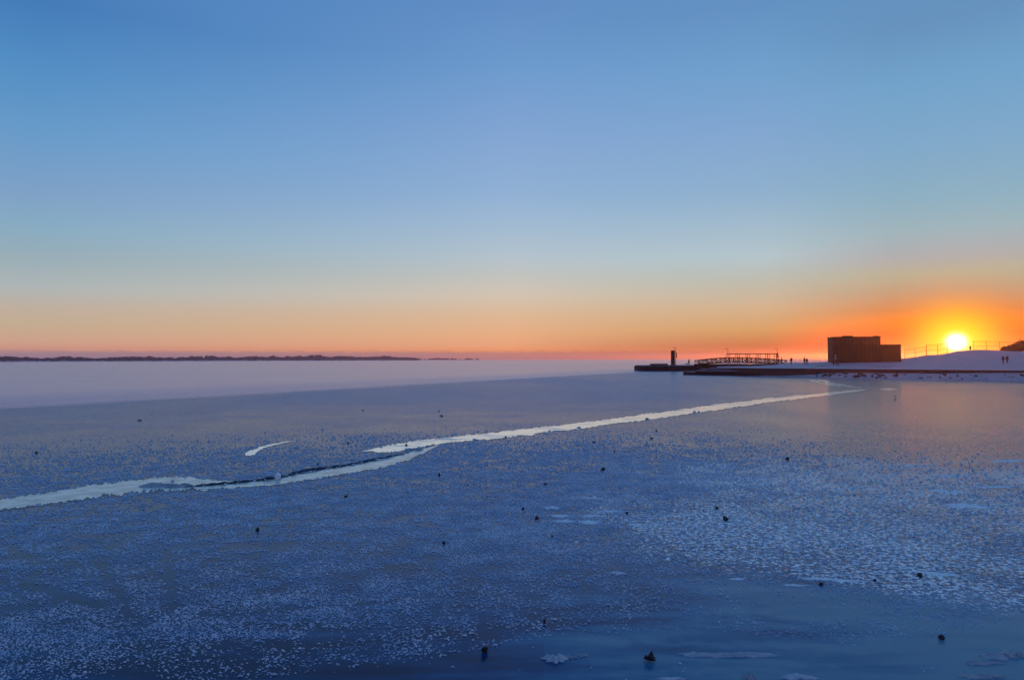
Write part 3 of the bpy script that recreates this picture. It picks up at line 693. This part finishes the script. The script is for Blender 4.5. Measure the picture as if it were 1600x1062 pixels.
# rubble slope below the wall
V = []; rs_ = [0, .15, .35, .55, .75, 1]
qs2 = np.concatenate([np.arange(1120, 1620, 3.), np.arange(1620, 2601, 28.)])
for q in qs2:
    sy, wy, rz_ = tb(q, 1), tb(q, 2), tb(q, 3)
    for t_ in rs_:
        Yd = sy + (wy - sy) * t_ + (vnoise(q * .3, t_ * 9) - .5) * .8 * (t_ < 1)
        V.append(((q - 800) / F * Yd, Yd, rz_ * (t_ ** .8) + (.35 * (float(vnoise(q * .45, t_ * 13, 4)) - .4) * min(1, rz_) if 0 < t_ < 1 else 0) - .02 * (t_ == 0)))
k = 6; Fc = [(i * k + j, (i + 1) * k + j, (i + 1) * k + j + 1, i * k + j + 1) for i in range(len(qs2) - 1) for j in range(k - 1)]
mesh_np('snowy_shore', V, Fc, M_bank)['kind'] = 'structure'
# low quay wall with a coping
mb = MB(); mc = MB()
pl = [((q - 800) / F * tb(q, 2), tb(q, 2)) for q in [1120, 1180, 1224, 1262, 1290, 1340, 1411, 1495, 1600, 1750, 2100, 2600]]
for (x0, y0), (x1, y1) in zip(pl, pl[1:]):
    d = Vector((x1 - x0, y1 - y0, 0)).normalized(); nn = Vector((-d.y, d.x, 0))
    for b_, o0, o1, z0, z1 in ((mb, 0, .5, -.3, WT - .12), (mc, -.08, .55, WT - .12, WT)):
        s0 = len(b_.v)
        for (x, y) in ((x0, y0), (x1, y1)):
            for o_ in (o0, o1):
                for z in (z0, z1): b_.v.append((x + nn.x * o_, y + nn.y * o_, z))
        b_.f += [tuple(s0 + i for i in f) for f in ((0, 4, 5, 1), (2, 3, 7, 6), (1, 5, 7, 3), (0, 2, 6, 4), (0, 1, 3, 2), (4, 6, 7, 5))]
wl = empty('quay_wall', (pl[3][0], pl[3][1], 0), label='long low brown quay wall running right along the snowy shore', cat='wall')
for b_, nm, mt in ((mb, 'wall_face', M_wall), (mc, 'coping', M_conc)):
    b_.v = [(x - pl[3][0], y - pl[3][1], z) for x, y, z in b_.v]; b_.build(nm, mt, wl)
# shore rocks
for i in range(62):
    q = random.uniform(1264, 1660); 
    if q > 1500 and random.random() < .4: q = random.uniform(1264, 1450)
    t_ = random.uniform(.08, .85); Yd = tb(q, 1) + (tb(q, 2) - tb(q, 1)) * t_; s = random.choice([.3, .4, .5, .6, .8, .95]) * (1.15 if q < 1420 else .8)
    o = chunk('rock', 0, 700, s, 'dark rock poking out of the snow below the low wall', M_rock, 300 + i, (1.4, .9, .6), 'rock', 'rocks along the snowy shore')
    o.location = ((q - 800) / F * Yd, Yd, tb(q, 3) * t_ ** .8 - .05)
# dark path strips on the snow
for (a_, b_, Yd, wd) in ((1352, 1402, 148, 1.0), (1270, 1296, 158, 1.2)):
    V = []; qq = np.linspace(a_, b_, 14)
    for j, q in enumerate(qq):
        w2 = wd * math.sin(math.pi * (j + .3) / 13.6)
        for o_ in (-w2, w2): V.append(((q - 800) / F * (Yd + o_), Yd + o_, float(ground_z(q, Yd + o_)) + .05))
    mesh_np('path', V, [(2 * j, 2 * j + 2, 2 * j + 3, 2 * j + 1) for j in range(13)], M_conc)['kind'] = 'structure'

def local(mbx, c):
    mbx.v = [(x - c[0], y - c[1], z - c[2]) for x, y, z in mbx.v]; return mbx
# ------------------------------------------------------------ pier
def XY(px, Y): return (px - 800) / F * Y
pr = empty('pier', (45, 205, 0), label='long black stone pier ending in a rounded head', cat='pier')
out = [(34.4, 203), (34.2, 199.5), (35.2, 197.6), (37.5, 197), (84, 193), (92, 215), (60, 225), (38, 222), (35, 212)]
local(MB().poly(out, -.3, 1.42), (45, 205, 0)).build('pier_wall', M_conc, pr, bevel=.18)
out2 = [(34.8, 203), (34.7, 200), (35.6, 198.2), (37.7, 197.7), (84, 193.7), (91, 214), (60, 224), (38.5, 221), (35.6, 212)]
local(MB().poly(out2, 1.425, 1.55), (45, 205, 0)).build('snow_cover', M_snow, pr, bevel=.05)
b0 = MB().box(37.2, 41.8, 198.6, 199.8, 1.5, 2.0).build('low_parapet', M_conc, None, bevel=.03); tag(b0, 'long low block on the pier head left of the beacon', 'parapet')
b0.data.transform(Matrix.Translation((-39.5, -199, -1.5))); b0.location = (39.5, 199, 1.5)
# low landing stage with terraces
stg = empty('landing_stage', (48, 147, 0), label='low black landing stage with snow-lined steps in front of the pier', cat='landing stage')
front = [(XY(1067, 151), 151), (XY(1120, 146.5), 146.5), (XY(1182, 139.3), 139.3), (XY(1182, 150), 150), (XY(1120, 160), 160), (XY(1075, 166), 166)]
local(MB().poly(front, -.3, .62), (48, 147, 0)).build('platform', M_conc, stg, bevel=.06)
sn_ = [(front[0][0] + .6, 153), (XY(1090, 152), 152), (XY(1090, 155), 155), (front[0][0] + 1.0, 155.5)]
local(MB().poly(sn_, .62, .66), (48, 147, 0)).build('snow_strip', M_snow, stg)
for i, (xa, xb, ya, yb, z) in enumerate([(1087, 1153, 149.2, 143.2, .86), (1093, 1167, 151.2, 145.0, 1.13), (1108, 1182, 152.6, 147.0, 1.39)]):
    pts = [(XY(xa, ya), ya), (XY(xb, yb), yb), (XY(xb, yb + 7), yb + 7), (XY(xa, ya + 7), ya + 7)]
    st = local(MB().poly(pts, .4, z), (48, 147, 0)).build('step', M_conc, stg)
    pts = [(XY(xa + 1, ya - .06), ya - .06), (XY(xb - 1, yb - .06), yb - .06), (XY(xb - 1, yb + 1.5), yb + 1.5), (XY(xa + 1, ya + 1.5), ya + 1.5)]
    local(MB().poly(pts, z + .003, z + .07), (48, 147, 0)).build('snow_strip', M_snow, st)

# beacon tower on the pier
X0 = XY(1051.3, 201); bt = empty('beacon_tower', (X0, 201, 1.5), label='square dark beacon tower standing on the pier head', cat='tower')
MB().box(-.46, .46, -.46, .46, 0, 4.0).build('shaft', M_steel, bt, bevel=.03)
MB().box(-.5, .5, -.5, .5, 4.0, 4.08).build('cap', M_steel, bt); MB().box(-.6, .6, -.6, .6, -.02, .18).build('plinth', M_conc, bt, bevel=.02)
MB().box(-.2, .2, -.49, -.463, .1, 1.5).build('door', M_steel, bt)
# lamps
def lamp(px, Y, zb, ztop, arm, label, banner):
    t = empty('lamp_post', (XY(px, Y), Y, zb), label=label, cat='lamp post'); h = ztop - zb
    MB().tube([(0, 0, 0), (0, 0, h * .5), (0, 0, h)], [.09, .07, .05], 8).tube([(0, 0, -.02), (0, 0, .1)], .16, 8).build('pole', M_steel, t)
    MB().tube([(0, 0, h - .1), (-arm * .5, 0, h - .06), (-arm, 0, h - .05)], .035, 6).build('arm', M_steel, t)
    MB().box(-arm - .28, -arm + .12, -.12, .12, h - .12, h - .02).build('lamp_head', M_steel, t, bevel=.02)
    if banner: MB().box(.07, .07 + banner[2], -.02, .02, banner[0], banner[1]).box(.02, .07 + banner[2], -.015, .015, banner[1], banner[1] + .03).build('banner', M_steel, t)
lamp(1055.7, 203, 1.5, 6.4, .45, 'slim lamp post with a hanging banner beside the beacon tower', (2.1, 3.5, .22))
lamp(1137.3, 201, 1.5, 6.0, .55, 'lamp post at the left end of the pergola', None)
lamp(1214.3, 201, 1.7, 6.0, .55, 'lamp post with a hanging banner at the right end of the pergola', (1.9, 3.1, .2))
cw = empty('causeway', (XY(1150, 195), 195, 0), label='black stone causeway with a snow patch under the footbridge', cat='causeway')
local(MB().poly([(XY(1084, 190.5), 190.5), (XY(1228, 188), 188), (XY(1228, 200), 200), (XY(1084, 200), 200)], -.3, 1.84), (XY(1150, 195), 195, 0)).build('stone_wall', M_conc, cw, bevel=.05)
local(MB().poly([(XY(1141, 189.6), 189.6), (XY(1168, 189.2), 189.2), (XY(1176, 196), 196), (XY(1130, 196), 196)], 1.843, 1.93), (XY(1150, 195), 195, 0)).build('snow_patch', M_snow, cw, bevel=.03)
# bridge
xa, xb, Yb = XY(1088, 191), XY(1225, 191), 191.
br = empty('footbridge', ((xa + xb) / 2, Yb, 1.4), label='long arched steel truss footbridge with lattice sides behind the snowy steps', cat='bridge')
Lb = xb - xa; NP = 20
def arch(t_): s_ = min(1, t_ / .42) if t_ < .42 else (1 - t_) / .58; return math.sin(s_ * math.pi / 2) if s_ > 0 else 0
def zt(t_): return 1.42 + .72 * arch(t_)
def zbm(t_): return .42 + .52 * arch(t_)
for yy in (-1.6, 1.6):
    m_ = MB(); T = [i / NP for i in range(NP + 1)]; xs = [-Lb / 2 + Lb * t_ for t_ in T]
    m_.tube([(x, yy, zt(t_)) for x, t_ in zip(xs, T)], .12, 6); m_.tube([(x, yy, zbm(t_)) for x, t_ in zip(xs, T)], .15, 6)
    for i in range(NP + 1):
        m_.tube([(xs[i], yy, zbm(T[i])), (xs[i], yy, zt(T[i]))], .1, 4)
        if i < NP: 
            m_.tube([(xs[i], yy, zbm(T[i])), (xs[i + 1], yy, zt(T[i + 1]))] if i % 2 else [(xs[i], yy, zt(T[i])), (xs[i + 1], yy, zbm(T[i + 1]))], .09, 4)
    m_.build('side_truss', M_steel, br)
m_ = MB()
for i in range(NP):
    t0, t1 = i / NP, (i + 1) / NP; x0, x1 = -Lb / 2 + Lb * t0, -Lb / 2 + Lb * t1; s0 = len(m_.v)
    for x, t_ in ((x0, t0), (x1, t1)):
        for yy in (-1.5, 1.5):
            for dz in (-.12, .06): m_.v.append((x, yy, zbm(t_) + dz))
    m_.f += [tuple(s0 + q for q in f) for f in ((0, 4, 5, 1), (2, 3, 7, 6), (1, 5, 7, 3), (0, 2, 6, 4))]
m_.build('deck', M_steel, br)
for x in (-Lb / 2 + .5, Lb / 2 - .5): MB().box(x - .7, x + .7, -1.9, 1.9, -.6, .28).build('abutment', M_conc, br)
# pergola
Yp = 203.; xl, xr_ = XY(1138.3, Yp), XY(1215, Yp)
pg = empty('pergola', (xl, Yp, 1.55), label='long open steel frame of paired posts under one flat beam behind the footbridge', cat='pergola')
hb = 4.72 - 1.55
MB().box(0, xr_ - xl, -.12, .12, hb - .22, hb).box(0, xr_ - xl, 1.6, 1.84, hb - .22, hb).build('beam', M_steel, pg)
for px in (1138.8, 1154, 1169.8, 1186, 1201.2, 1214.5):
    x = XY(px, Yp) - xl
    for dx in (-.26, .26):
        for y in (0, 1.72): MB().box(x + dx - .06, x + dx + .06, y - .07, y + .07, 0, hb - .223).build('post', M_steel, pg)
# railing between bridge and building
def railing(name, pts, h, label, cat, step, rails, pr_=.03, wire=False):
    """pts world (x,y,z) polyline"""
    o = Vector(pts[0]); t = empty(name, o, label=label, cat=cat)
    m_ = MB(); segs = []
    for rz_ in rails: m_.tube([Vector(p) - o + Vector((0, 0, rz_)) for p in pts], pr_ * .8, 4)
    m_.build('rail', M_steel, t)
    for a_, b_ in zip(pts, pts[1:]):
        a_, b_ = Vector(a_), Vector(b_); n_ = max(1, round((b_ - a_).length / step))
        for i in range(n_ + (1 if b_ == Vector(pts[-1]) else 0)):
            p_ = a_.lerp(b_, i / n_) - o
            MB().tube([p_ + Vector((0, 0, -.2)), p_ + Vector((0, 0, h + .05))], pr_ * 1.5, 5).build('post', M_steel, t)
    if wire:
        m_ = MB()
        for a_, b_ in zip(pts, pts[1:]):
            a_, b_ = Vector(a_) - o, Vector(b_) - o; n_ = int((b_ - a_).length / .25); hz = h / (n_ and 1)
            for i in range(-8, n_):
                s_, e_ = i / n_, (i + 8) / n_
                p0 = a_.lerp(b_, max(0, s_)) + Vector((0, 0, h * max(0, -i / 8))); p1 = a_.lerp(b_, min(1, e_)) + Vector((0, 0, h * min(1, (n_ - i) / 8)))
                m_.tube([p0, p1], .007, 3, False)
                m_.tube([Vector((p0.x, p0.y, a_.lerp(b_, max(0, s_)).z + h - h * max(0, -i / 8))), Vector((p1.x, p1.y, a_.lerp(b_, min(1, e_)).z + h - h * min(1, (n_ - i) / 8)))], .007, 3, False)
        m_.build('wire_mesh', M_steel, t)
    return t
def gp(px, Y): return (XY(px, Y), Y, float(ground_z(px, Y)))
railing('railing', [gp(1226, 176), gp(1250, 177), gp(1290, 177)], 1.0, 'low thin railing between the footbridge and the dark building', 'railing', 1.6, (.45, .72, 1.0), .022)
railing('railing', [(XY(1104, 199), 199, 1.5), (XY(1058, 200.5), 200.5, 1.5)], .3, 'knee-high thin rail along the pier between tower and footbridge', 'railing', 2.2, (.28,), .015)
Yf = 176.
railing('chain_link_fence', [gp(1413, Yf), gp(1429.5, Yf), gp(1447, Yf)], 2.15, 'wire fence just right of the dark building', 'fence', 2.6, (.05, 1.1, 2.15), .03, True)
railing('chain_link_fence', [gp(1447.5, Yf), gp(1465, Yf), gp(1480, Yf)], 2.5, 'taller wire fence on the bank left of the sun', 'fence', 2.4, (.05, 1.1, 2.45), .035, True)
railing('chain_link_fence', [gp(1521, Yf), gp(1541, Yf), gp(1562, Yf), gp(1584, Yf), gp(1640, Yf)], 2.15, 'wire fence on the bank right of the sun', 'fence', 3.1, (.05, 1.0, 2.15), .03, True)

# building
bx0, by0 = XY(1301.5, 172), 172.; bx1, by1 = XY(1376, 169.5), 169.5
ang = math.atan2(by1 - by0, bx1 - bx0); W = math.hypot(bx1 - bx0, by1 - by0)
bd = empty('building', (bx0, by0, 0), ang, label='windowless dark brown building with a lower annex beside the setting sun', cat='building')
ht = 8.15; bd_d = 7.4
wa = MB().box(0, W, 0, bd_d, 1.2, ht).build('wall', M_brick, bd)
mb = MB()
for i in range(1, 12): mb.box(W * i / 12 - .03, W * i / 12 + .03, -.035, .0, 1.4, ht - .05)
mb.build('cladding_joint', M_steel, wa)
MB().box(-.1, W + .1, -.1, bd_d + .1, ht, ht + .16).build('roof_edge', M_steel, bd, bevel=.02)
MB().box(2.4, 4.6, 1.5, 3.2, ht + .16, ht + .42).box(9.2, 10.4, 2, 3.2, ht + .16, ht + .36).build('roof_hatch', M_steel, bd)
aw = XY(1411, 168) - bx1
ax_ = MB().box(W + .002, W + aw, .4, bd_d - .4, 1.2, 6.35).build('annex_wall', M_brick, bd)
MB().box(W + .004, W + aw + .08, .3, bd_d - .3, 6.35, 6.47).build('annex_roof_edge', M_steel, bd)
dr = MB().box(.25, .75, -.05, -.001, 2.45, 4.2).build('door', M_pale, bd)
MB().box(.15, .25, -.07, -.001, 2.4, 4.3).box(.75, .85, -.07, -.001, 2.4, 4.3).box(.25, .75, -.07, -.001, 4.2, 4.3).build('door_frame', M_steel, dr)
MB().box(5.2, 6.4, -.03, -.001, 6.4, 6.9).build('vent', M_steel, bd)

# trees at the right
def bush(px, Y, h, r_, label, seed):
    rnd = random.Random(seed); g = gp(px, Y); t = empty('bare_shrub', g, label=label, cat='shrub', group='shrubs at the right end of the bank')
    tr = MB(); cr2 = MB()
    def branch(p, d, ln, rad, lev):
        e = p + d * ln; m2 = (p + e) / 2 + Vector((rnd.uniform(-.1, .1), rnd.uniform(-.1, .1), 0)) * ln
        (tr if lev < 2 else cr2).tube([p, m2, e], [rad, rad * .8, rad * .6], 4, False)
        if lev < 4:
            for _ in range(3 if lev else 4):
                nd = (d + Vector((rnd.uniform(-1, 1), rnd.uniform(-1, 1), rnd.uniform(-.35, .7))) * .85).normalized()
                branch(p.lerp(e, rnd.uniform(.55, 1)), nd, ln * rnd.uniform(.6, .85), rad * .6, lev + 1)
    for k_ in range(4):
        branch(Vector((rnd.uniform(-.4, .4), rnd.uniform(-.4, .4), -.2)), Vector((rnd.uniform(-.5, .5) * r_ / 2, rnd.uniform(-.4, .4), 1)).normalized(), h * .34, .09, 0)
    tr.build('trunk', M_bark, t)
    rn = np.random.default_rng(seed); m_ = 520
    th = rn.uniform(0, 6.28, m_); rr2 = r_ * np.sqrt(rn.uniform(0, 1, m_)); C = np.stack([rr2 * np.cos(th) * 1.15, rr2 * np.sin(th)], -1)
    zt_ = h * np.sqrt(np.clip(1.02 - (rr2 / r_) ** 2 * .9, .05, 1)) * rn.uniform(.86, 1.05, m_); z_ = zt_ * rn.uniform(.05, .93, m_)
    V, Q = crown_cloud(C, rn.uniform(.08, .2, m_), rn.uniform(.12, .3, m_), z_)
    s0 = len(cr2.v); cr2.v += [tuple(v) for v in V]; cr2.f += [tuple(int(i) + s0 for i in q_) for q_ in Q]
    cr2.build('crown', M_bark, t)
bush(1582, 186, 1.9, 1.6, 'low bare shrub, leftmost of the shrubs at the right edge', 1)
bush(1590, 184, 2.5, 1.8, 'middle-sized bare shrub second from the left at the right edge', 2)
bush(1598, 186, 3.5, 2.2, 'tall dense bare shrub standing right of the wire fence end', 3)
bush(1607, 183, 3.6, 2.2, 'bare shrub cut by the right edge of the view', 4)
bush(1574, 183, 1.3, 1.3, 'very low bare shrub in front of the fence end', 5)

# ------------------------------------------------------------ people
def person(px, foot_py, Y, zf, h, face, label, group=None, stride=.25, walk=True, cat='person', x=None):
    t = empty('person', (XY(px, Y) if x is None else x, Y, zf), face, label=label, cat=cat, group=group)
    s = h / 1.75
    def skin(name, verts, edges, radii, m, root=0, parent=t):
        me = bpy.data.meshes.new(name); me.from_pydata([tuple(Vector(v) * s) for v in verts], edges, []); me.materials.append(m)
        o = bpy.data.objects.new(name, me); COL.objects.link(o); o.parent = parent
        md = o.modifiers.new('skin', 'SKIN'); md.use_smooth_shade = True
        for i, r_ in enumerate(radii):
            sv = me.skin_vertices[0].data[i]; rr_ = r_ if isinstance(r_, tuple) else (r_, r_); sv.radius = (rr_[0] * s, rr_[1] * s); sv.use_root = (i == root)
        o.modifiers.new('sub', 'SUBSURF').levels = 1
        o.modifiers['sub'].render_levels = 1
        return o
    f = stride
    vb = [(0, 0, .93), (0, 0, 1.12), (0, 0, 1.36), (0, 0, 1.48), (0, -.01, 1.56), (0, -.01, 1.70),
          (.17, 0, 1.40), (.23, -f * .4, 1.12), (.21, -f * .4 - .14, .90), (.21, -f * .4 - .2, .82), (-.17, 0, 1.40), (-.23, f * .3, 1.12), (-.22, f * .3 - .06, .88), (-.22, f * .3 - .07, .79),
          (.09, 0, .88), (.10, f * .55 - .05, .48), (.10, f * 1.2, .09), (.10, f * 1.2 - .15, .04), (-.09, 0, .88), (-.10, -f * .6, .49), (-.10, -f, .09), (-.10, -f - .16, .04)]
    eb = [(0, 1), (1, 2), (2, 3), (3, 4), (4, 5), (2, 6), (6, 7), (7, 8), (8, 9), (2, 10), (10, 11), (11, 12), (12, 13), (0, 14), (14, 15), (15, 16), (16, 17), (0, 18), (18, 19), (19, 20), (20, 21)]
    rb = [(.16, .12), (.15, .11), (.17, .12), .06, (.075, .09), (.07, .085), .06, .048, .036, .035, .06, .048, .036, .035, .09, .06, .045, .035, .09, .06, .045, .035]
    skin('body', vb, eb, rb, M_skin)
    skin('coat', [(0, 0, .86), (0, 0, 1.1), (0, 0, 1.36), (0, 0, 1.49), vb[6], vb[7], vb[8], vb[10], vb[11], vb[12]],
         [(0, 1), (1, 2), (2, 3), (2, 4), (4, 5), (5, 6), (2, 7), (7, 8), (8, 9)], [(.20, .155), (.18, .145), (.19, .145), .085, .085, .07, .055, .085, .07, .055], M_cloth)
    skin('trousers', [(0, 0, .93), vb[14], vb[15], vb[16], vb[18], vb[19], vb[20]], [(0, 1), (1, 2), (2, 3), (0, 4), (4, 5), (5, 6)], [(.17, .14), .11, .08, .065, .11, .08, .065], M_trous)
    skin('hat', [(0, .01, 1.64), (0, .012, 1.72), (0, .012, 1.765)], [(0, 1), (1, 2)], [(.095, .11), (.09, .105), (.05, .06)], M_hair)
    for vx in (17, 21):
        v_ = vb[vx]; skin('boot', [(v_[0], v_[1] + .15, .12), (v_[0], v_[1] + .13, .045), (v_[0], v_[1], .04)], [(0, 1), (1, 2)], [.07, .055, .045], M_trous)
    return t
person(1076.2, 0, 201, 1.55, 1.72, R(60), 'person in dark clothes walking on the pier between the beacon tower and the footbridge', stride=.28)
person(1221, 0, 188, 2.0, 1.75, R(80), 'person in dark clothes standing at the right end of the footbridge', stride=.15)
person(1236.2, 0, 172, float(ground_z(1236, 172)), 1.70, R(20), 'lone person in dark clothes by the railing between footbridge and building', stride=.2)
person(1256.6, 0, 170, float(ground_z(1256, 170)), 1.80, R(40), 'taller person of the pair by the railing left of the building', stride=.25)
person(1260.6, 0, 170, float(ground_z(1260, 170)), 1.66, R(-60), 'shorter person of the pair by the railing left of the building', stride=.2)
person(1301.8, 0, 160, float(ground_z(1302, 160)), 1.45, R(10), 'slim person standing in front of the pale door of the building', stride=.1)
person(1306.6, 0, 160, float(ground_z(1306, 160)), 1.6, R(0), 'person in front of the building, left one of the close pair', stride=.12)
person(1309.6, 0, 159.5, float(ground_z(1309, 159.5)), 1.58, R(20), 'person in front of the building, right one of the close pair', stride=.15)
person(1567.0, 0, 146, float(ground_z(1567, 146)), 1.62, R(10), 'left person of the pair walking on the snow below the wire fence', stride=.2)
person(1573.2, 0, 146, float(ground_z(1573, 146)), 1.68, R(-10), 'right person of the pair walking on the snow below the wire fence', stride=.2)
person(1516, 0, 177, float(ground_z(1516, 176)) - .3, 1.5, R(10), 'person half hidden on the bank crest just right of the sun', stride=.1)
# dog beside the walker
dg = empty('dog', (XY(1073.2, 201), 201, 1.55), R(60), label='small dark dog beside the person walking on the pier', cat='dog')
def skin2(name, verts, edges, radii, m, parent):
    me = bpy.data.meshes.new(name); me.from_pydata(verts, edges, []); me.materials.append(m); o = bpy.data.objects.new(name, me); COL.objects.link(o); o.parent = parent
    md = o.modifiers.new('skin', 'SKIN'); md.use_smooth_shade = True
    for i, r_ in enumerate(radii): me.skin_vertices[0].data[i].radius = (r_, r_); me.skin_vertices[0].data[i].use_root = i == 0
    o.modifiers.new('sub', 'SUBSURF').render_levels = 1
    return o
skin2('body', [(0, 0, .42), (0, .28, .43), (0, -.25, .42), (0, -.38, .54), (0, -.46, .62), (0, -.60, .58), (.08, -.26, .34), (.08, -.28, .18), (.08, -.29, .03), (-.08, -.26, .34), (-.08, -.24, .18), (-.08, -.25, .03),
               (.08, .30, .34), (.08, .27, .24), (.08, .35, .14), (.08, .32, .03), (-.08, .30, .34), (-.08, .25, .24), (-.08, .33, .14), (-.08, .30, .03), (0, .42, .48), (0, .55, .58)],
      [(0, 1), (0, 2), (2, 3), (3, 4), (4, 5), (2, 6), (6, 7), (7, 8), (2, 9), (9, 10), (10, 11), (1, 12), (12, 13), (13, 14), (14, 15), (1, 16), (16, 17), (17, 18), (18, 19), (1, 20), (20, 21)],
      [.11, .10, .13, .085, .09, .045, .055, .035, .028, .055, .035, .028, .065, .05, .03, .028, .065, .05, .03, .028, .03, .015], M_fur, dg)

# ------------------------------------------------------------ haze
hz = MB().box(-4800, 4800, -4800, 4800, -1.2, 26).build('haze', None)
m = bpy.data.materials.new('haze_air'); m.use_nodes = True; t = m.node_tree; t.nodes.remove(t.nodes['Principled BSDF'])
v = t.nodes.new('ShaderNodeVolumePrincipled'); v.inputs['Color'].default_value = (.80, .62, .72, 1); v.inputs['Density'].default_value = .00013; v.inputs['Anisotropy'].default_value = .8
t.links.new(v.outputs[0], t.nodes['Material Output'].inputs['Volume']); hz.data.materials.append(m); hz['kind'] = 'stuff'
